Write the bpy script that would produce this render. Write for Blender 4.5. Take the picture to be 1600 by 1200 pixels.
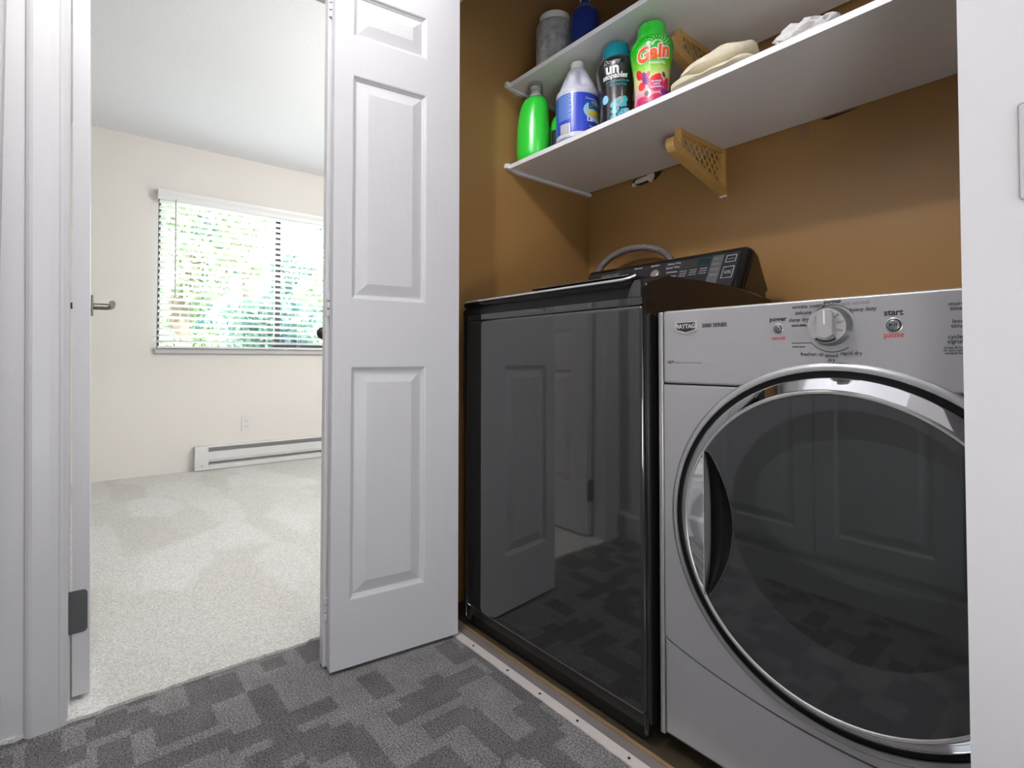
import bpy, bmesh, math, random
from mathutils import Vector, Matrix
random.seed(7)
PI = math.pi
S = bpy.context.scene
for o in list(bpy.data.objects): bpy.data.objects.remove(o)
COL = S.collection

# ---------------------------------------------------------------- camera
cam = bpy.data.cameras.new('camera'); camo = bpy.data.objects.new('camera', cam); COL.objects.link(camo)
cam.sensor_fit = 'HORIZONTAL'; cam.sensor_width = 36.0
cam.lens = 36.0 * 823.3 / 1600
cam.shift_y = -57.2 / 1600; cam.clip_start = 0.01; cam.clip_end = 200
camo.location = (0, 0, 0.85)
camo.rotation_euler = (math.radians(90 + 1.312), -0.00075, math.radians(50.47))
S.camera = camo
# ---------------------------------------------------------------- view
S.view_settings.view_transform = 'Standard'; S.view_settings.look = 'None'
S.view_settings.gamma = 1; S.view_settings.use_curve_mapping = False
S.view_settings.exposure = 0.35
# ---------------------------------------------------------------- sky and sun
w = bpy.data.worlds.new('world'); S.world = w; w.use_nodes = True
bg = w.node_tree.nodes['Background']; bg.inputs[0].default_value = (0.86, 0.93, 1.0, 1); bg.inputs[1].default_value = 12.0
sun = bpy.data.lights.new('sun', 'SUN'); sun.energy = 20; sun.angle = 0.02; sun.color = (1, 0.98, 0.95)
suno = bpy.data.objects.new('sun', sun); COL.objects.link(suno); suno.rotation_euler = (0, math.radians(48), math.radians(20))
# daylight portal at the window opening
pt = bpy.data.lights.new('window_portal', 'AREA'); pt.shape = 'RECTANGLE'; pt.size = 1.7; pt.size_y = 1.1
pto = bpy.data.objects.new('window_portal', pt); COL.objects.link(pto); pto.location = (-4.72, 1.29, 1.48)
pto.rotation_euler = (0, math.radians(-90), 0); pt.cycles.is_portal = True
pt.size = 1.1; pt.size_y = 1.7
LAMPS = dict(hall=31, hall2=5, bed=46)
# added soft fill light at the near end of the hall, no opening there
ar = bpy.data.lights.new('hall_end_fill', 'AREA'); ar.shape = 'RECTANGLE'; ar.size = 1.9; ar.size_y = 0.85; ar.energy = 13; ar.color = (0.95, 0.98, 1)
aro = bpy.data.objects.new('hall_end_fill', ar); COL.objects.link(aro); aro.location = (1.585, 0.36, 1.05); aro.rotation_euler = (0, math.radians(90), 0)

# added soft fill light low beside the camera, lifts the shelf underside
fl = bpy.data.lights.new('camera_fill', 'AREA'); fl.shape = 'DISK'; fl.size = 0.35; fl.energy = 2.3; fl.color = (1, 0.98, 0.97)
flo = bpy.data.objects.new('camera_fill', fl); COL.objects.link(flo); flo.location = (0.30, -0.04, 0.50)
fl.spread = math.radians(115)
flo.rotation_euler = Vector((-.80, .58, .48)).to_track_quat('-Z', 'Y').to_euler()
# ---------------------------------------------------------------- helpers
def srgb(r, g, b):
    f = lambda c: (c / 255 / 12.92) if c / 255 <= 0.04045 else ((c / 255 + 0.055) / 1.055) ** 2.4
    return (f(r), f(g), f(b), 1)
def mat(name, col, rough=0.5, metal=0.0, bump=None, spec=0.5, coat=0.0, var=None, trans=0.0, emit=None, aniso=None):
    m = bpy.data.materials.new(name); m.use_nodes = True
    nt = m.node_tree; N = nt.nodes; L = nt.links; p = N['Principled BSDF']
    p.inputs['Base Color'].default_value = col; p.inputs['Roughness'].default_value = rough
    p.inputs['Metallic'].default_value = metal; p.inputs['Specular IOR Level'].default_value = spec
    p.inputs['Coat Weight'].default_value = coat; p.inputs['Coat Roughness'].default_value = 0.03
    p.inputs['Transmission Weight'].default_value = trans
    if emit: p.inputs['Emission Color'].default_value = emit[0]; p.inputs['Emission Strength'].default_value = emit[1]
    tc = N.new('ShaderNodeTexCoord'); mp = N.new('ShaderNodeMapping'); L.new(tc.outputs['Object'], mp.inputs['Vector'])
    if bump:   # (scale, strength, distance, stretch)
        sc, st, di = bump[:3]; stretch = bump[3] if len(bump) > 3 else (1, 1, 1)
        mp.inputs['Scale'].default_value = stretch
        n = N.new('ShaderNodeTexNoise'); n.inputs['Scale'].default_value = sc; n.inputs['Detail'].default_value = 5
        L.new(mp.outputs[0], n.inputs['Vector'])
        b = N.new('ShaderNodeBump'); b.inputs['Strength'].default_value = st; b.inputs['Distance'].default_value = di
        L.new(n.outputs['Fac'], b.inputs['Height']); L.new(b.outputs[0], p.inputs['Normal'])
    if var:    # (scale, amount)
        n = N.new('ShaderNodeTexNoise'); n.inputs['Scale'].default_value = var[0]; n.inputs['Detail'].default_value = 4
        L.new(tc.outputs['Object'], n.inputs['Vector'])
        mx = N.new('ShaderNodeMix'); mx.data_type = 'RGBA'
        mx.inputs[6].default_value = tuple(c * (1 - var[1]) for c in col[:3]) + (1,)
        mx.inputs[7].default_value = tuple(min(1, c * (1 + var[1])) for c in col[:3]) + (1,)
        L.new(n.outputs['Fac'], mx.inputs[0]); L.new(mx.outputs[2], p.inputs['Base Color'])
    return m

M = {}
M['wall'] = mat('hall_wall_paint', srgb(203, 202, 204), 0.55, bump=(90, 0.12, 0.002), var=(3, 0.015))
M['cream'] = mat('cream_wall_paint', srgb(230, 226, 220), 0.6, bump=(120, 0.08, 0.002), var=(1.5, 0.015))
M['ceil'] = mat('textured_ceiling', srgb(238, 240, 244), 0.9, bump=(140, 0.35, 0.003), var=(160, 0.02))
M['trim'] = mat('white_trim_paint', srgb(200, 199, 201), 0.35, bump=(30, 0.05, 0.001, (1, 1, 0.1)))
M['door'] = mat('white_door_paint', srgb(198, 197, 200), 0.38, bump=(150, 0.28, 0.0014, (1, 1, 0.06)), var=(2, 0.01))
M['brown'] = mat('brown_wall_paint', srgb(157, 120, 72), 0.36, spec=.35, bump=(60, 0.08, 0.002), var=(1.3, 0.05))
M['shelf'] = mat('white_melamine', srgb(236, 235, 234), 0.5, bump=(200, 0.06, 0.001), var=(25, 0.03))
M['shelf_edge'] = mat('shelf_edge_band', srgb(236, 236, 240), 0.35, var=(30, 0.02))
M['black'] = mat('black_gloss', (0.006, 0.006, 0.006, 1), 0.12, coat=0.3, var=(4, 0.1))
M['lidblack'] = mat('lid_black', (0.004, 0.004, 0.004, 1), 0.14, spec=.22, var=(4, .1))
M['blackm'] = mat('black_plastic', (0.012, 0.012, 0.012, 1), 0.4, var=(20, 0.2))
M['wfront'] = mat('dark_steel_front', (0.011, 0.011, 0.0105, 1), 0.045, spec=0.9, coat=0.6, var=(3, 0.15))
M['wside'] = mat('dark_cabinet_side', (0.010, 0.009, 0.008, 1), 0.28, var=(3, 0.1))
M['silver'] = mat('silver_metallic_paint', srgb(178, 177, 179), 0.3, metal=0.5, var=(180, 0.04))
M['silver2'] = mat('silver_bevel', srgb(178, 178, 180), 0.22, metal=0.7, var=(60, 0.03))
M['chrome'] = mat('chrome', (0.78, 0.78, 0.8, 1), 0.04, metal=1.0, bump=(9, 0.03, 0.003), var=(5, 0.04))
M['satin'] = mat('satin_nickel_light', (0.74, 0.73, 0.71, 1), 0.25, metal=0.85, var=(9, 0.03))
M['satin2'] = mat('dull_silver', (0.5, 0.5, 0.5, 1), 0.35, metal=0.7, var=(9, 0.03))
M['nickel'] = mat('dark_nickel', srgb(112, 110, 100), 0.32, metal=0.8, var=(50, 0.08))
M['pocket'] = mat('black_pocket', (0.006, 0.006, 0.006, 1), 0.3, spec=.25, var=(9, .1))
M['glassring'] = mat('smoked_door_glass', srgb(42, 44, 46), 0.06, spec=.8, coat=0.8, var=(4, 0.03))
M['glasswin'] = mat('smoked_door_window', srgb(22, 25, 24), 0.04, spec=.8, coat=0.8, var=(4, 0.05))
M['knob'] = mat('silver_knob_plastic', srgb(168, 167, 166), 0.3, metal=0.25, var=(40, 0.02))
M['knobside'] = mat('grey_knob_side', srgb(128, 129, 131), 0.3, metal=0.6, var=(40, 0.03))
M['ink'] = mat('dark_print', (0.02, 0.02, 0.022, 1), 0.5, var=(100, 0.1))
M['inkgrey'] = mat('grey_print', srgb(110, 110, 112), 0.5, var=(100, 0.1))
M['inkred'] = mat('red_print', srgb(190, 70, 55), 0.5, var=(100, 0.1))
M['white'] = mat('white_print', srgb(240, 240, 240), 0.4, var=(100, 0.02))
M['lettergrey'] = mat('light_grey_print', srgb(165, 165, 168), 0.4, var=(100, 0.1))
M['lettersilver'] = mat('raised_silver_letters', srgb(205, 205, 205), 0.3, metal=0.3, var=(100, 0.1))
M['teal_lcd'] = mat('teal_display', srgb(16, 50, 54), 0.15, var=(60, 0.2))
M['plasticw'] = mat('white_plastic', srgb(226, 225, 222), 0.35, var=(30, 0.015))
M['heater'] = mat('white_enamel', srgb(222, 222, 222), 0.35, var=(10, 0.015))
M['dark'] = mat('dark_slot', (0.01, 0.01, 0.01, 1), 0.7, var=(10, 0.1))
M['bronze'] = mat('dark_bronze_frame', srgb(52, 52, 56), 0.45, var=(10, 0.1))
M['hinge'] = mat('dark_grey_hinge', srgb(88, 89, 90), 0.45, metal=0.3, var=(40, 0.08))
M['slat'] = mat('white_blind_slat', srgb(232, 232, 232), 0.4, var=(10, 0.02))
M['hose'] = mat('grey_corrugated_hose', srgb(118, 112, 112), 0.42, var=(30, 0.05))
M['woodb'] = mat('golden_wood', srgb(218, 174, 102), 0.45, bump=(40, 0.15, 0.001, (1, 1, 6)), var=(30, 0.12))
M['woodraw'] = mat('worn_wood_edge', srgb(142, 116, 84), 0.6, bump=(60, 0.3, 0.002), var=(30, 0.3))
M['greyraw'] = mat('dusty_grey_strip', srgb(120, 113, 112), 0.7, bump=(60, 0.3, 0.002), var=(15, 0.15))
M['alu'] = mat('aluminium_strip', srgb(214, 206, 201), 0.5, metal=0.1, bump=(80, 0.15, 0.001), var=(18, 0.08))
M['closetfloor'] = mat('closet_floor', srgb(62, 54, 40), 0.5, bump=(20, 0.2, 0.002), var=(10, 0.3))
M['towel'] = mat('cream_terry', srgb(226, 216, 190), 0.95, bump=(350, 0.7, 0.003), var=(12, 0.05))
M['paper'] = mat('white_plastic_bag', srgb(228, 226, 226), 0.5, bump=(60, 0.6, 0.004), var=(20, 0.05))
M['plaster'] = mat('torn_drywall', srgb(214, 206, 192), 0.9, bump=(80, 0.6, 0.003), var=(30, 0.1))
M['peach'] = mat('unpainted_patch', srgb(150, 112, 88), 0.7, var=(30, 0.1))
M['green'] = mat('bright_green_plastic', srgb(50, 208, 60), 0.22, coat=0.4, spec=0.6, var=(6, 0.04))
M['dkgreen'] = mat('dark_green_plastic', srgb(16, 92, 30), 0.3, var=(6, 0.05))
M['bleachw'] = mat('bluish_white_plastic', srgb(208, 210, 226), 0.35, var=(8, 0.03))
M['blue'] = mat('blue_label', srgb(44, 70, 190), 0.3, var=(6, 0.1))
M['ltblue'] = mat('light_blue_print', srgb(150, 205, 235), 0.4, var=(30, 0.1))
M['navy'] = mat('navy_plastic', srgb(24, 46, 120), 0.35, var=(8, 0.1))
M['teal'] = mat('teal_plastic', srgb(0, 140, 160), 0.3, var=(8, 0.04))
M['tealp'] = mat('teal_print', srgb(70, 176, 190), 0.35, var=(40, 0.3))
M['bottleblack'] = mat('black_sleeve', srgb(34, 34, 38), 0.18, coat=0.3, var=(10, 0.15))
M['orange'] = mat('orange_print', srgb(240, 96, 24), 0.35, var=(40, 0.05))
M['magenta'] = mat('magenta_print', srgb(214, 40, 96), 0.35, var=(60, 0.25))
M['purple'] = mat('purple_print', srgb(120, 40, 140), 0.35, var=(60, 0.3))
M['red'] = mat('red_blob_print', srgb(224, 36, 48), 0.35, var=(60, 0.15))
M['yellow'] = mat('yellow_print', srgb(240, 200, 30), 0.35, var=(60, 0.1))
M['bark'] = mat('bark', srgb(90, 76, 60), 0.9, bump=(20, 0.5, 0.01), var=(5, 0.2))
M['grass'] = mat('lawn', srgb(128, 132, 112), 0.9, bump=(20, 0.5, 0.02), var=(2, 0.3))
M['stucco'] = mat('stucco', srgb(200, 196, 188), 0.9, bump=(40, 0.3, 0.004), var=(2, 0.03))
M['clear'] = None

def thin_glass(name, tint, fac):
    m = bpy.data.materials.new(name); m.use_nodes = True; nt = m.node_tree; N = nt.nodes; L = nt.links
    N.remove(N['Principled BSDF']); out = N['Material Output']
    t = N.new('ShaderNodeBsdfTransparent'); t.inputs[0].default_value = tint
    g = N.new('ShaderNodeBsdfGlossy'); g.inputs['Roughness'].default_value = 0.03
    lw_ = N.new('ShaderNodeLayerWeight'); fr = N.new('ShaderNodeMath'); fr.operation = 'POWER'; L.new(lw_.outputs['Facing'], fr.inputs[0]); fr.inputs[1].default_value = 4.0
    f3 = N.new('ShaderNodeMath'); f3.operation = 'MULTIPLY_ADD'; f3.inputs[1].default_value = 0.5; f3.inputs[2].default_value = 0.03; L.new(fr.outputs[0], f3.inputs[0]); fr = f3
    ad = N.new('ShaderNodeMath'); ad.operation = 'ADD'; ad.inputs[1].default_value = fac; ad.use_clamp = True
    mx = N.new('ShaderNodeMixShader'); L.new(fr.outputs[0], ad.inputs[0]); L.new(ad.outputs[0], mx.inputs[0])
    L.new(t.outputs[0], mx.inputs[1]); L.new(g.outputs[0], mx.inputs[2]); L.new(mx.outputs[0], out.inputs[0]); return m
M['glass'] = thin_glass('window_glass', (0.95, 0.97, 0.96, 1), 0.0)
M['clear'] = thin_glass('clear_plastic', (0.93, 0.94, 0.94, 1), 0.08)

def leafmat(name, c1, c2):
    m = bpy.data.materials.new(name); m.use_nodes = True; nt = m.node_tree; N = nt.nodes; L = nt.links; p = N['Principled BSDF']
    tc = N.new('ShaderNodeTexCoord'); n = N.new('ShaderNodeTexNoise'); n.inputs['Scale'].default_value = 5
    L.new(tc.outputs['Object'], n.inputs['Vector'])
    r = N.new('ShaderNodeValToRGB'); r.color_ramp.elements[0].position = 0.35; r.color_ramp.elements[1].position = 0.65
    r.color_ramp.elements[0].color = c1; r.color_ramp.elements[1].color = c2
    L.new(n.outputs['Fac'], r.inputs[0]); L.new(r.outputs[0], p.inputs['Base Color']); p.inputs['Roughness'].default_value = 0.5
    tr = N.new('ShaderNodeBsdfTranslucent'); L.new(r.outputs[0], tr.inputs[0])
    mx = N.new('ShaderNodeMixShader'); mx.inputs[0].default_value = 0.4
    L.new(p.outputs[0], mx.inputs[1]); L.new(tr.outputs[0], mx.inputs[2]); L.new(mx.outputs[0], N['Material Output'].inputs[0])
    return m
M['leaf'] = leafmat('leaves_light', srgb(86, 112, 84), srgb(192, 204, 160))
M['leaf2'] = leafmat('leaves_dark', srgb(36, 70, 80), srgb(104, 140, 112))

def carpet_dark():
    m = bpy.data.materials.new('charcoal_patterned_carpet'); m.use_nodes = True; nt = m.node_tree; N = nt.nodes; L = nt.links; p = N['Principled BSDF']
    p.inputs['Roughness'].default_value = 0.95; p.inputs['Specular IOR Level'].default_value = 0.1
    tc = N.new('ShaderNodeTexCoord')
    fn_ = N.new('ShaderNodeTexNoise'); fn_.inputs['Scale'].default_value = 160; fn_.inputs['Detail'].default_value = 2; L.new(tc.outputs['Object'], fn_.inputs['Vector'])
    fz = N.new('ShaderNodeVectorMath'); fz.operation = 'MULTIPLY_ADD'; fz.inputs[1].default_value = (.016, .016, 0); L.new(fn_.outputs['Color'], fz.inputs[0]); L.new(tc.outputs['Object'], fz.inputs[2])
    def cells(sx, sy, ox, oy):
        mp = N.new('ShaderNodeMapping'); mp.inputs['Scale'].default_value = (1 / sx, 1 / sy, 0); mp.inputs['Location'].default_value = (ox, oy, 0)
        L.new(fz.outputs[0], mp.inputs['Vector'])
        fl = N.new('ShaderNodeVectorMath'); fl.operation = 'FLOOR'; L.new(mp.outputs[0], fl.inputs[0])
        wn = N.new('ShaderNodeTexWhiteNoise'); wn.noise_dimensions = '2D'; L.new(fl.outputs[0], wn.inputs['Vector'])
        return wn.outputs['Value']
    def math_(op, a, b=None):
        n = N.new('ShaderNodeMath'); n.operation = op
        for i, v in enumerate((a, b)):
            if v is None: continue
            if isinstance(v, (int, float)): n.inputs[i].default_value = v
            else: L.new(v, n.inputs[i])
        return n.outputs[0]
    a = cells(0.12, 0.06, 0.3, 0.1); b = cells(0.06, 0.12, 0.1, 0.7); c = cells(0.06, 0.06, 0.6, 0.1)
    a2 = math_('GREATER_THAN', a, 0.74); b2 = math_('GREATER_THAN', b, 0.74); c2 = math_('GREATER_THAN', c, 0.85)
    s = math_('MAXIMUM', math_('MAXIMUM', a2, b2), c2)
    nz = N.new('ShaderNodeTexNoise'); nz.inputs['Scale'].default_value = 240; nz.inputs['Detail'].default_value = 3; nz.inputs['Roughness'].default_value = 0.7
    L.new(tc.outputs['Object'], nz.inputs['Vector'])
    n2 = N.new('ShaderNodeTexNoise'); n2.inputs['Scale'].default_value = 14; n2.inputs['Detail'].default_value = 3; L.new(tc.outputs['Object'], n2.inputs['Vector'])
    mx = N.new('ShaderNodeMix'); mx.data_type = 'RGBA'; mx.inputs[6].default_value = srgb(131, 129, 129); mx.inputs[7].default_value = srgb(104, 102, 103)
    L.new(math_('MULTIPLY', s, 0.9), mx.inputs[0])
    fib = N.new('ShaderNodeMapRange'); fib.inputs['From Min'].default_value = 0.36; fib.inputs['From Max'].default_value = 0.64
    fib.inputs['To Min'].default_value = 0.35; fib.inputs['To Max'].default_value = 1.6; L.new(nz.outputs['Fac'], fib.inputs['Value'])
    f2 = N.new('ShaderNodeMapRange'); f2.inputs['From Min'].default_value = 0.3; f2.inputs['From Max'].default_value = 0.7
    f2.inputs['To Min'].default_value = 0.85; f2.inputs['To Max'].default_value = 1.12; L.new(n2.outputs['Fac'], f2.inputs['Value'])
    mu = math_('MULTIPLY', fib.outputs[0], f2.outputs[0])
    vm = N.new('ShaderNodeVectorMath'); vm.operation = 'SCALE'; L.new(mx.outputs[2], vm.inputs[0]); L.new(mu, vm.inputs['Scale'])
    L.new(vm.outputs[0], p.inputs['Base Color'])
    bp = N.new('ShaderNodeBump'); bp.inputs['Strength'].default_value = 0.8; bp.inputs['Distance'].default_value = 0.004
    L.new(nz.outputs['Fac'], bp.inputs['Height']); L.new(bp.outputs[0], p.inputs['Normal']); return m
def carpet_white():
    m = bpy.data.materials.new('pale_cut_pile_carpet'); m.use_nodes = True; nt = m.node_tree; N = nt.nodes; L = nt.links; p = N['Principled BSDF']
    p.inputs['Roughness'].default_value = 0.95; p.inputs['Specular IOR Level'].default_value = 0.1
    tc = N.new('ShaderNodeTexCoord'); mp = N.new('ShaderNodeMapping'); mp.inputs['Rotation'].default_value = (0, 0, 0.5); mp.inputs['Scale'].default_value = (1.3, 3.2, 1)
    L.new(tc.outputs['Object'], mp.inputs['Vector'])
    v = N.new('ShaderNodeTexVoronoi'); v.inputs['Scale'].default_value = 1.6; v.inputs['Randomness'].default_value = 1
    n0 = N.new('ShaderNodeTexNoise'); n0.inputs['Scale'].default_value = 2.5; n0.inputs['Detail'].default_value = 3; L.new(tc.outputs['Object'], n0.inputs['Vector'])
    ad = N.new('ShaderNodeVectorMath'); ad.operation = 'ADD'; sc = N.new('ShaderNodeVectorMath'); sc.operation = 'SCALE'; sc.inputs['Scale'].default_value = 0.5
    L.new(n0.outputs['Color'], sc.inputs[0]); L.new(mp.outputs[0], ad.inputs[0]); L.new(sc.outputs[0], ad.inputs[1]); L.new(ad.outputs[0], v.inputs['Vector'])
    v.feature = 'SMOOTH_F1'; v.inputs['Smoothness'].default_value = 0.25
    sep = N.new('ShaderNodeSeparateColor'); L.new(v.outputs['Color'], sep.inputs[0])
    nz = N.new('ShaderNodeTexNoise'); nz.inputs['Scale'].default_value = 190; nz.inputs['Detail'].default_value = 4; nz.inputs['Roughness'].default_value = 0.7
    L.new(tc.outputs['Object'], nz.inputs['Vector'])
    mx = N.new('ShaderNodeMix'); mx.data_type = 'RGBA'; mx.inputs[6].default_value = srgb(212, 210, 205); mx.inputs[7].default_value = srgb(226, 226, 223)
    L.new(sep.outputs[0], mx.inputs[0])
    fib = N.new('ShaderNodeMapRange'); fib.inputs['From Min'].default_value = 0.35; fib.inputs['From Max'].default_value = 0.65
    fib.inputs['To Min'].default_value = 0.70; fib.inputs['To Max'].default_value = 1.2; L.new(nz.outputs['Fac'], fib.inputs['Value'])
    vm = N.new('ShaderNodeVectorMath'); vm.operation = 'SCALE'; L.new(mx.outputs[2], vm.inputs[0]); L.new(fib.outputs[0], vm.inputs['Scale'])
    L.new(vm.outputs[0], p.inputs['Base Color'])
    bp = N.new('ShaderNodeBump'); bp.inputs['Strength'].default_value = 0.7; bp.inputs['Distance'].default_value = 0.006
    L.new(nz.outputs['Fac'], bp.inputs['Height']); L.new(bp.outputs[0], p.inputs['Normal']); return m
M['carpetd'] = carpet_dark(); M['carpetw'] = carpet_white()
def gradmat():   # printed sleeve: green at the top, yellow-green, pink at the base
    m = mat('green_to_pink_sleeve', (1, 1, 1, 1), 0.2, coat=0.3); nt = m.node_tree; N = nt.nodes; L = nt.links
    tc = N.new('ShaderNodeTexCoord'); sp = N.new('ShaderNodeSeparateXYZ'); L.new(tc.outputs['Object'], sp.inputs[0])
    n = N.new('ShaderNodeTexNoise'); n.inputs['Scale'].default_value = 30; L.new(tc.outputs['Object'], n.inputs['Vector'])
    ma = N.new('ShaderNodeMath'); ma.operation = 'MULTIPLY_ADD'; ma.inputs[1].default_value = 0.03; L.new(n.outputs['Fac'], ma.inputs[0]); L.new(sp.outputs[2], ma.inputs[2])
    mr = N.new('ShaderNodeMapRange'); mr.inputs['From Min'].default_value = 0.015; mr.inputs['From Max'].default_value = 0.225; L.new(ma.outputs[0], mr.inputs['Value'])
    r = N.new('ShaderNodeValToRGB'); L.new(mr.outputs[0], r.inputs[0]); e = r.color_ramp.elements
    e[0].position = 0.08; e[0].color = srgb(214, 70, 150); e[1].position = 1; e[1].color = srgb(20, 160, 20)
    for ps, c in ((0.28, srgb(236, 190, 190)), (0.45, srgb(226, 226, 150)), (0.62, srgb(120, 205, 40)), (0.8, srgb(40, 180, 24))):
        x = e.new(ps); x.color = c
    L.new(r.outputs[0], N['Principled BSDF'].inputs['Base Color']); return m
M['sleeve'] = gradmat()

def link(name, me, m, parent=None, smooth=True, loc=None):
    o = bpy.data.objects.new(name, me); COL.objects.link(o)
    if m is not None: me.materials.append(m)
    if parent: o.parent = parent
    if loc: o.location = loc
    return o
def bm_obj(name, bm, m, parent=None, smooth=False, loc=None):
    me = bpy.data.meshes.new(name); bmesh.ops.recalc_face_normals(bm, faces=bm.faces[:]); bm.to_mesh(me); bm.free()
    if smooth:
        for p in me.polygons: p.use_smooth = True
        me.set_sharp_from_angle(angle=math.radians(38))
        o = link(name, me, m, parent, loc=loc); wn = o.modifiers.new('weighted_normals', 'WEIGHTED_NORMAL'); wn.keep_sharp = True; wn.weight = 100; return o
    return link(name, me, m, parent, loc=loc)
def box(bm, x0, x1, y0, y1, z0, z1, r=0, seg=2):
    vs = [bm.verts.new((x, y, z)) for x in (x0, x1) for y in (y0, y1) for z in (z0, z1)]
    F = [(0, 1, 3, 2), (4, 6, 7, 5), (0, 4, 5, 1), (2, 3, 7, 6), (0, 2, 6, 4), (1, 5, 7, 3)]
    fs = [bm.faces.new([vs[i] for i in f]) for f in F]
    if r > 0:
        ed = list({e for f in fs for e in f.edges}); bmesh.ops.bevel(bm, geom=ed, offset=r, segments=seg, profile=0.5, affect='EDGES')
def bx(name, m, x0, x1, y0, y1, z0, z1, r=0, parent=None, seg=2):
    bm = bmesh.new(); box(bm, x0, x1, y0, y1, z0, z1, r, seg); return bm_obj(name, bm, m, parent, smooth=r > 0)
def prism(bm, pts, axis, a, b):
    """extrude the 2-D polygon pts along axis from a to b (axis 'y': pts are x,z; 'x': y,z; 'z': x,y)"""
    f = {'y': lambda p, t: (p[0], t, p[1]), 'x': lambda p, t: (t, p[0], p[1]), 'z': lambda p, t: (p[0], p[1], t)}[axis]
    A = [bm.verts.new(f(p, a)) for p in pts]; B = [bm.verts.new(f(p, b)) for p in pts]; n = len(pts)
    fs = [bm.faces.new(A), bm.faces.new(B[::-1])] + [bm.faces.new((A[i], A[(i + 1) % n], B[(i + 1) % n], B[i])) for i in range(n)]
    return fs
def lathe(bm, prof, seg=48, axis='z', c=(0, 0, 0), sx=1, sy=1, cap=True):
    """prof: list of (r, h). axis z: around z; axis y: around y (h along y)"""
    rings = []
    for r, h in prof:
        ring = []
        for i in range(seg):
            t = 2 * PI * i / seg; u, v = r * math.cos(t) * sx, r * math.sin(t) * sy
            ring.append(bm.verts.new((c[0] + u, c[1] + v, c[2] + h) if axis == 'z' else ((c[0] + u, c[1] + h, c[2] + v) if axis == 'y' else (c[0] + h, c[1] + u, c[2] + v))))
        rings.append(ring)
    for a, b in zip(rings, rings[1:]):
        for i in range(seg): bm.faces.new((a[i], a[(i + 1) % seg], b[(i + 1) % seg], b[i]))
    if cap: bm.faces.new(rings[0][::-1]); bm.faces.new(rings[-1])
    return rings
def tube(bm, pts, rad, seg=10, ripple=0):
    pts = [Vector(p) for p in pts]; rings = []; up = Vector((0.13, 0.9, 0.2)).normalized()
    for i, p in enumerate(pts):
        d = (pts[min(i + 1, len(pts) - 1)] - pts[max(i - 1, 0)]).normalized()
        a = d.cross(up).normalized(); b = d.cross(a)
        r = rad * (1 + (ripple if i % 2 else -ripple))
        rings.append([bm.verts.new(p + a * r * math.cos(2 * PI * k / seg) + b * r * math.sin(2 * PI * k / seg)) for k in range(seg)])
    for A, B in zip(rings, rings[1:]):
        for k in range(seg): bm.faces.new((A[k], A[(k + 1) % seg], B[(k + 1) % seg], B[k]))
    bm.faces.new(rings[0]); bm.faces.new(rings[-1][::-1])
def empty(name, loc=(0, 0, 0)):
    o = bpy.data.objects.new(name, None); COL.objects.link(o); o.location = loc; o.empty_display_size = 0.1; return o
def tag(o, label=None, cat=None, group=None, kind=None):
    if label: o['label'] = label
    if cat: o['category'] = cat
    if group: o['group'] = group
    if kind: o['kind'] = kind
    return o
def adopt(root, *kids):       # root is an Empty placed away from the origin while the parts were built in room coordinates
    for k in kids: k.parent = root; k.matrix_parent_inverse = Matrix.Translation(root.location).inverted()
def struct(o, label, cat): return tag(o, label, cat, kind='structure')
DG = None
def textmesh(s, size, align='CENTER', bold=0.0, shear=0.0, sx=1.0, spacing=1.0):
    cu = bpy.data.curves.new('t', 'FONT'); cu.body = s; cu.size = size; cu.align_x = align; cu.offset = bold; cu.shear = shear
    cu.resolution_u = 3; cu.space_character = spacing; cu.space_line = 0.82
    o = bpy.data.objects.new('t', cu); COL.objects.link(o); bpy.context.view_layer.update()
    me = bpy.data.meshes.new_from_object(o.evaluated_get(bpy.context.evaluated_depsgraph_get()))
    bpy.data.objects.remove(o); bpy.data.curves.remove(cu)
    for v in me.vertices: v.co.x *= sx
    return me
def text_front(name, s, size, x, y, z, m, parent, **k):   # reads in the XZ plane, facing -Y
    me = textmesh(s, size, **k)
    for v in me.vertices: v.co = Vector((x + v.co.x, y, z + v.co.y))
    me.name = name; return link(name, me, m, parent)
def wrap(me, R, a0, z0, push=0.0006, sx=1, sy=1):         # bends a flat mesh round a vertical bottle: x -> arc, y -> height
    for v in me.vertices:
        z = z0 + v.co.y; r = R(z) + push; a = a0 + v.co.x / R(z0 if z0 > 0 else z)
        v.co = Vector((r * math.cos(a) * sx, r * math.sin(a) * sy, z))
    return me
def patchmesh(u0, u1, v0, v1, nu=14, nv=6):
    bm = bmesh.new(); g = [[bm.verts.new((u0 + (u1 - u0) * i / nu, v0 + (v1 - v0) * j / nv, 0)) for i in range(nu + 1)] for j in range(nv + 1)]
    for j in range(nv):
        for i in range(nu): bm.faces.new((g[j][i], g[j][i + 1], g[j + 1][i + 1], g[j + 1][i]))
    me = bpy.data.meshes.new('p'); bm.to_mesh(me); bm.free(); return me
def blobmesh(u, v, ru, rv, rot=0, n=18):
    bm = bmesh.new(); c = bm.verts.new((u, v, 0)); prev = None; nr = 2 + int(max(ru, rv) / .008)
    for k in range(1, nr + 1):
        ring = []
        for i in range(n):
            t = 2 * PI * i / n; a, b = ru * k / nr * math.cos(t), rv * k / nr * math.sin(t)
            ring.append(bm.verts.new((u + a * math.cos(rot) - b * math.sin(rot), v + a * math.sin(rot) + b * math.cos(rot), 0)))
        for i in range(n):
            if prev: bm.faces.new((prev[i], prev[(i + 1) % n], ring[(i + 1) % n], ring[i]))
            else: bm.faces.new((c, ring[i], ring[(i + 1) % n]))
        prev = ring
    me = bpy.data.meshes.new('b'); bm.to_mesh(me); bm.free(); return me

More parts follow.
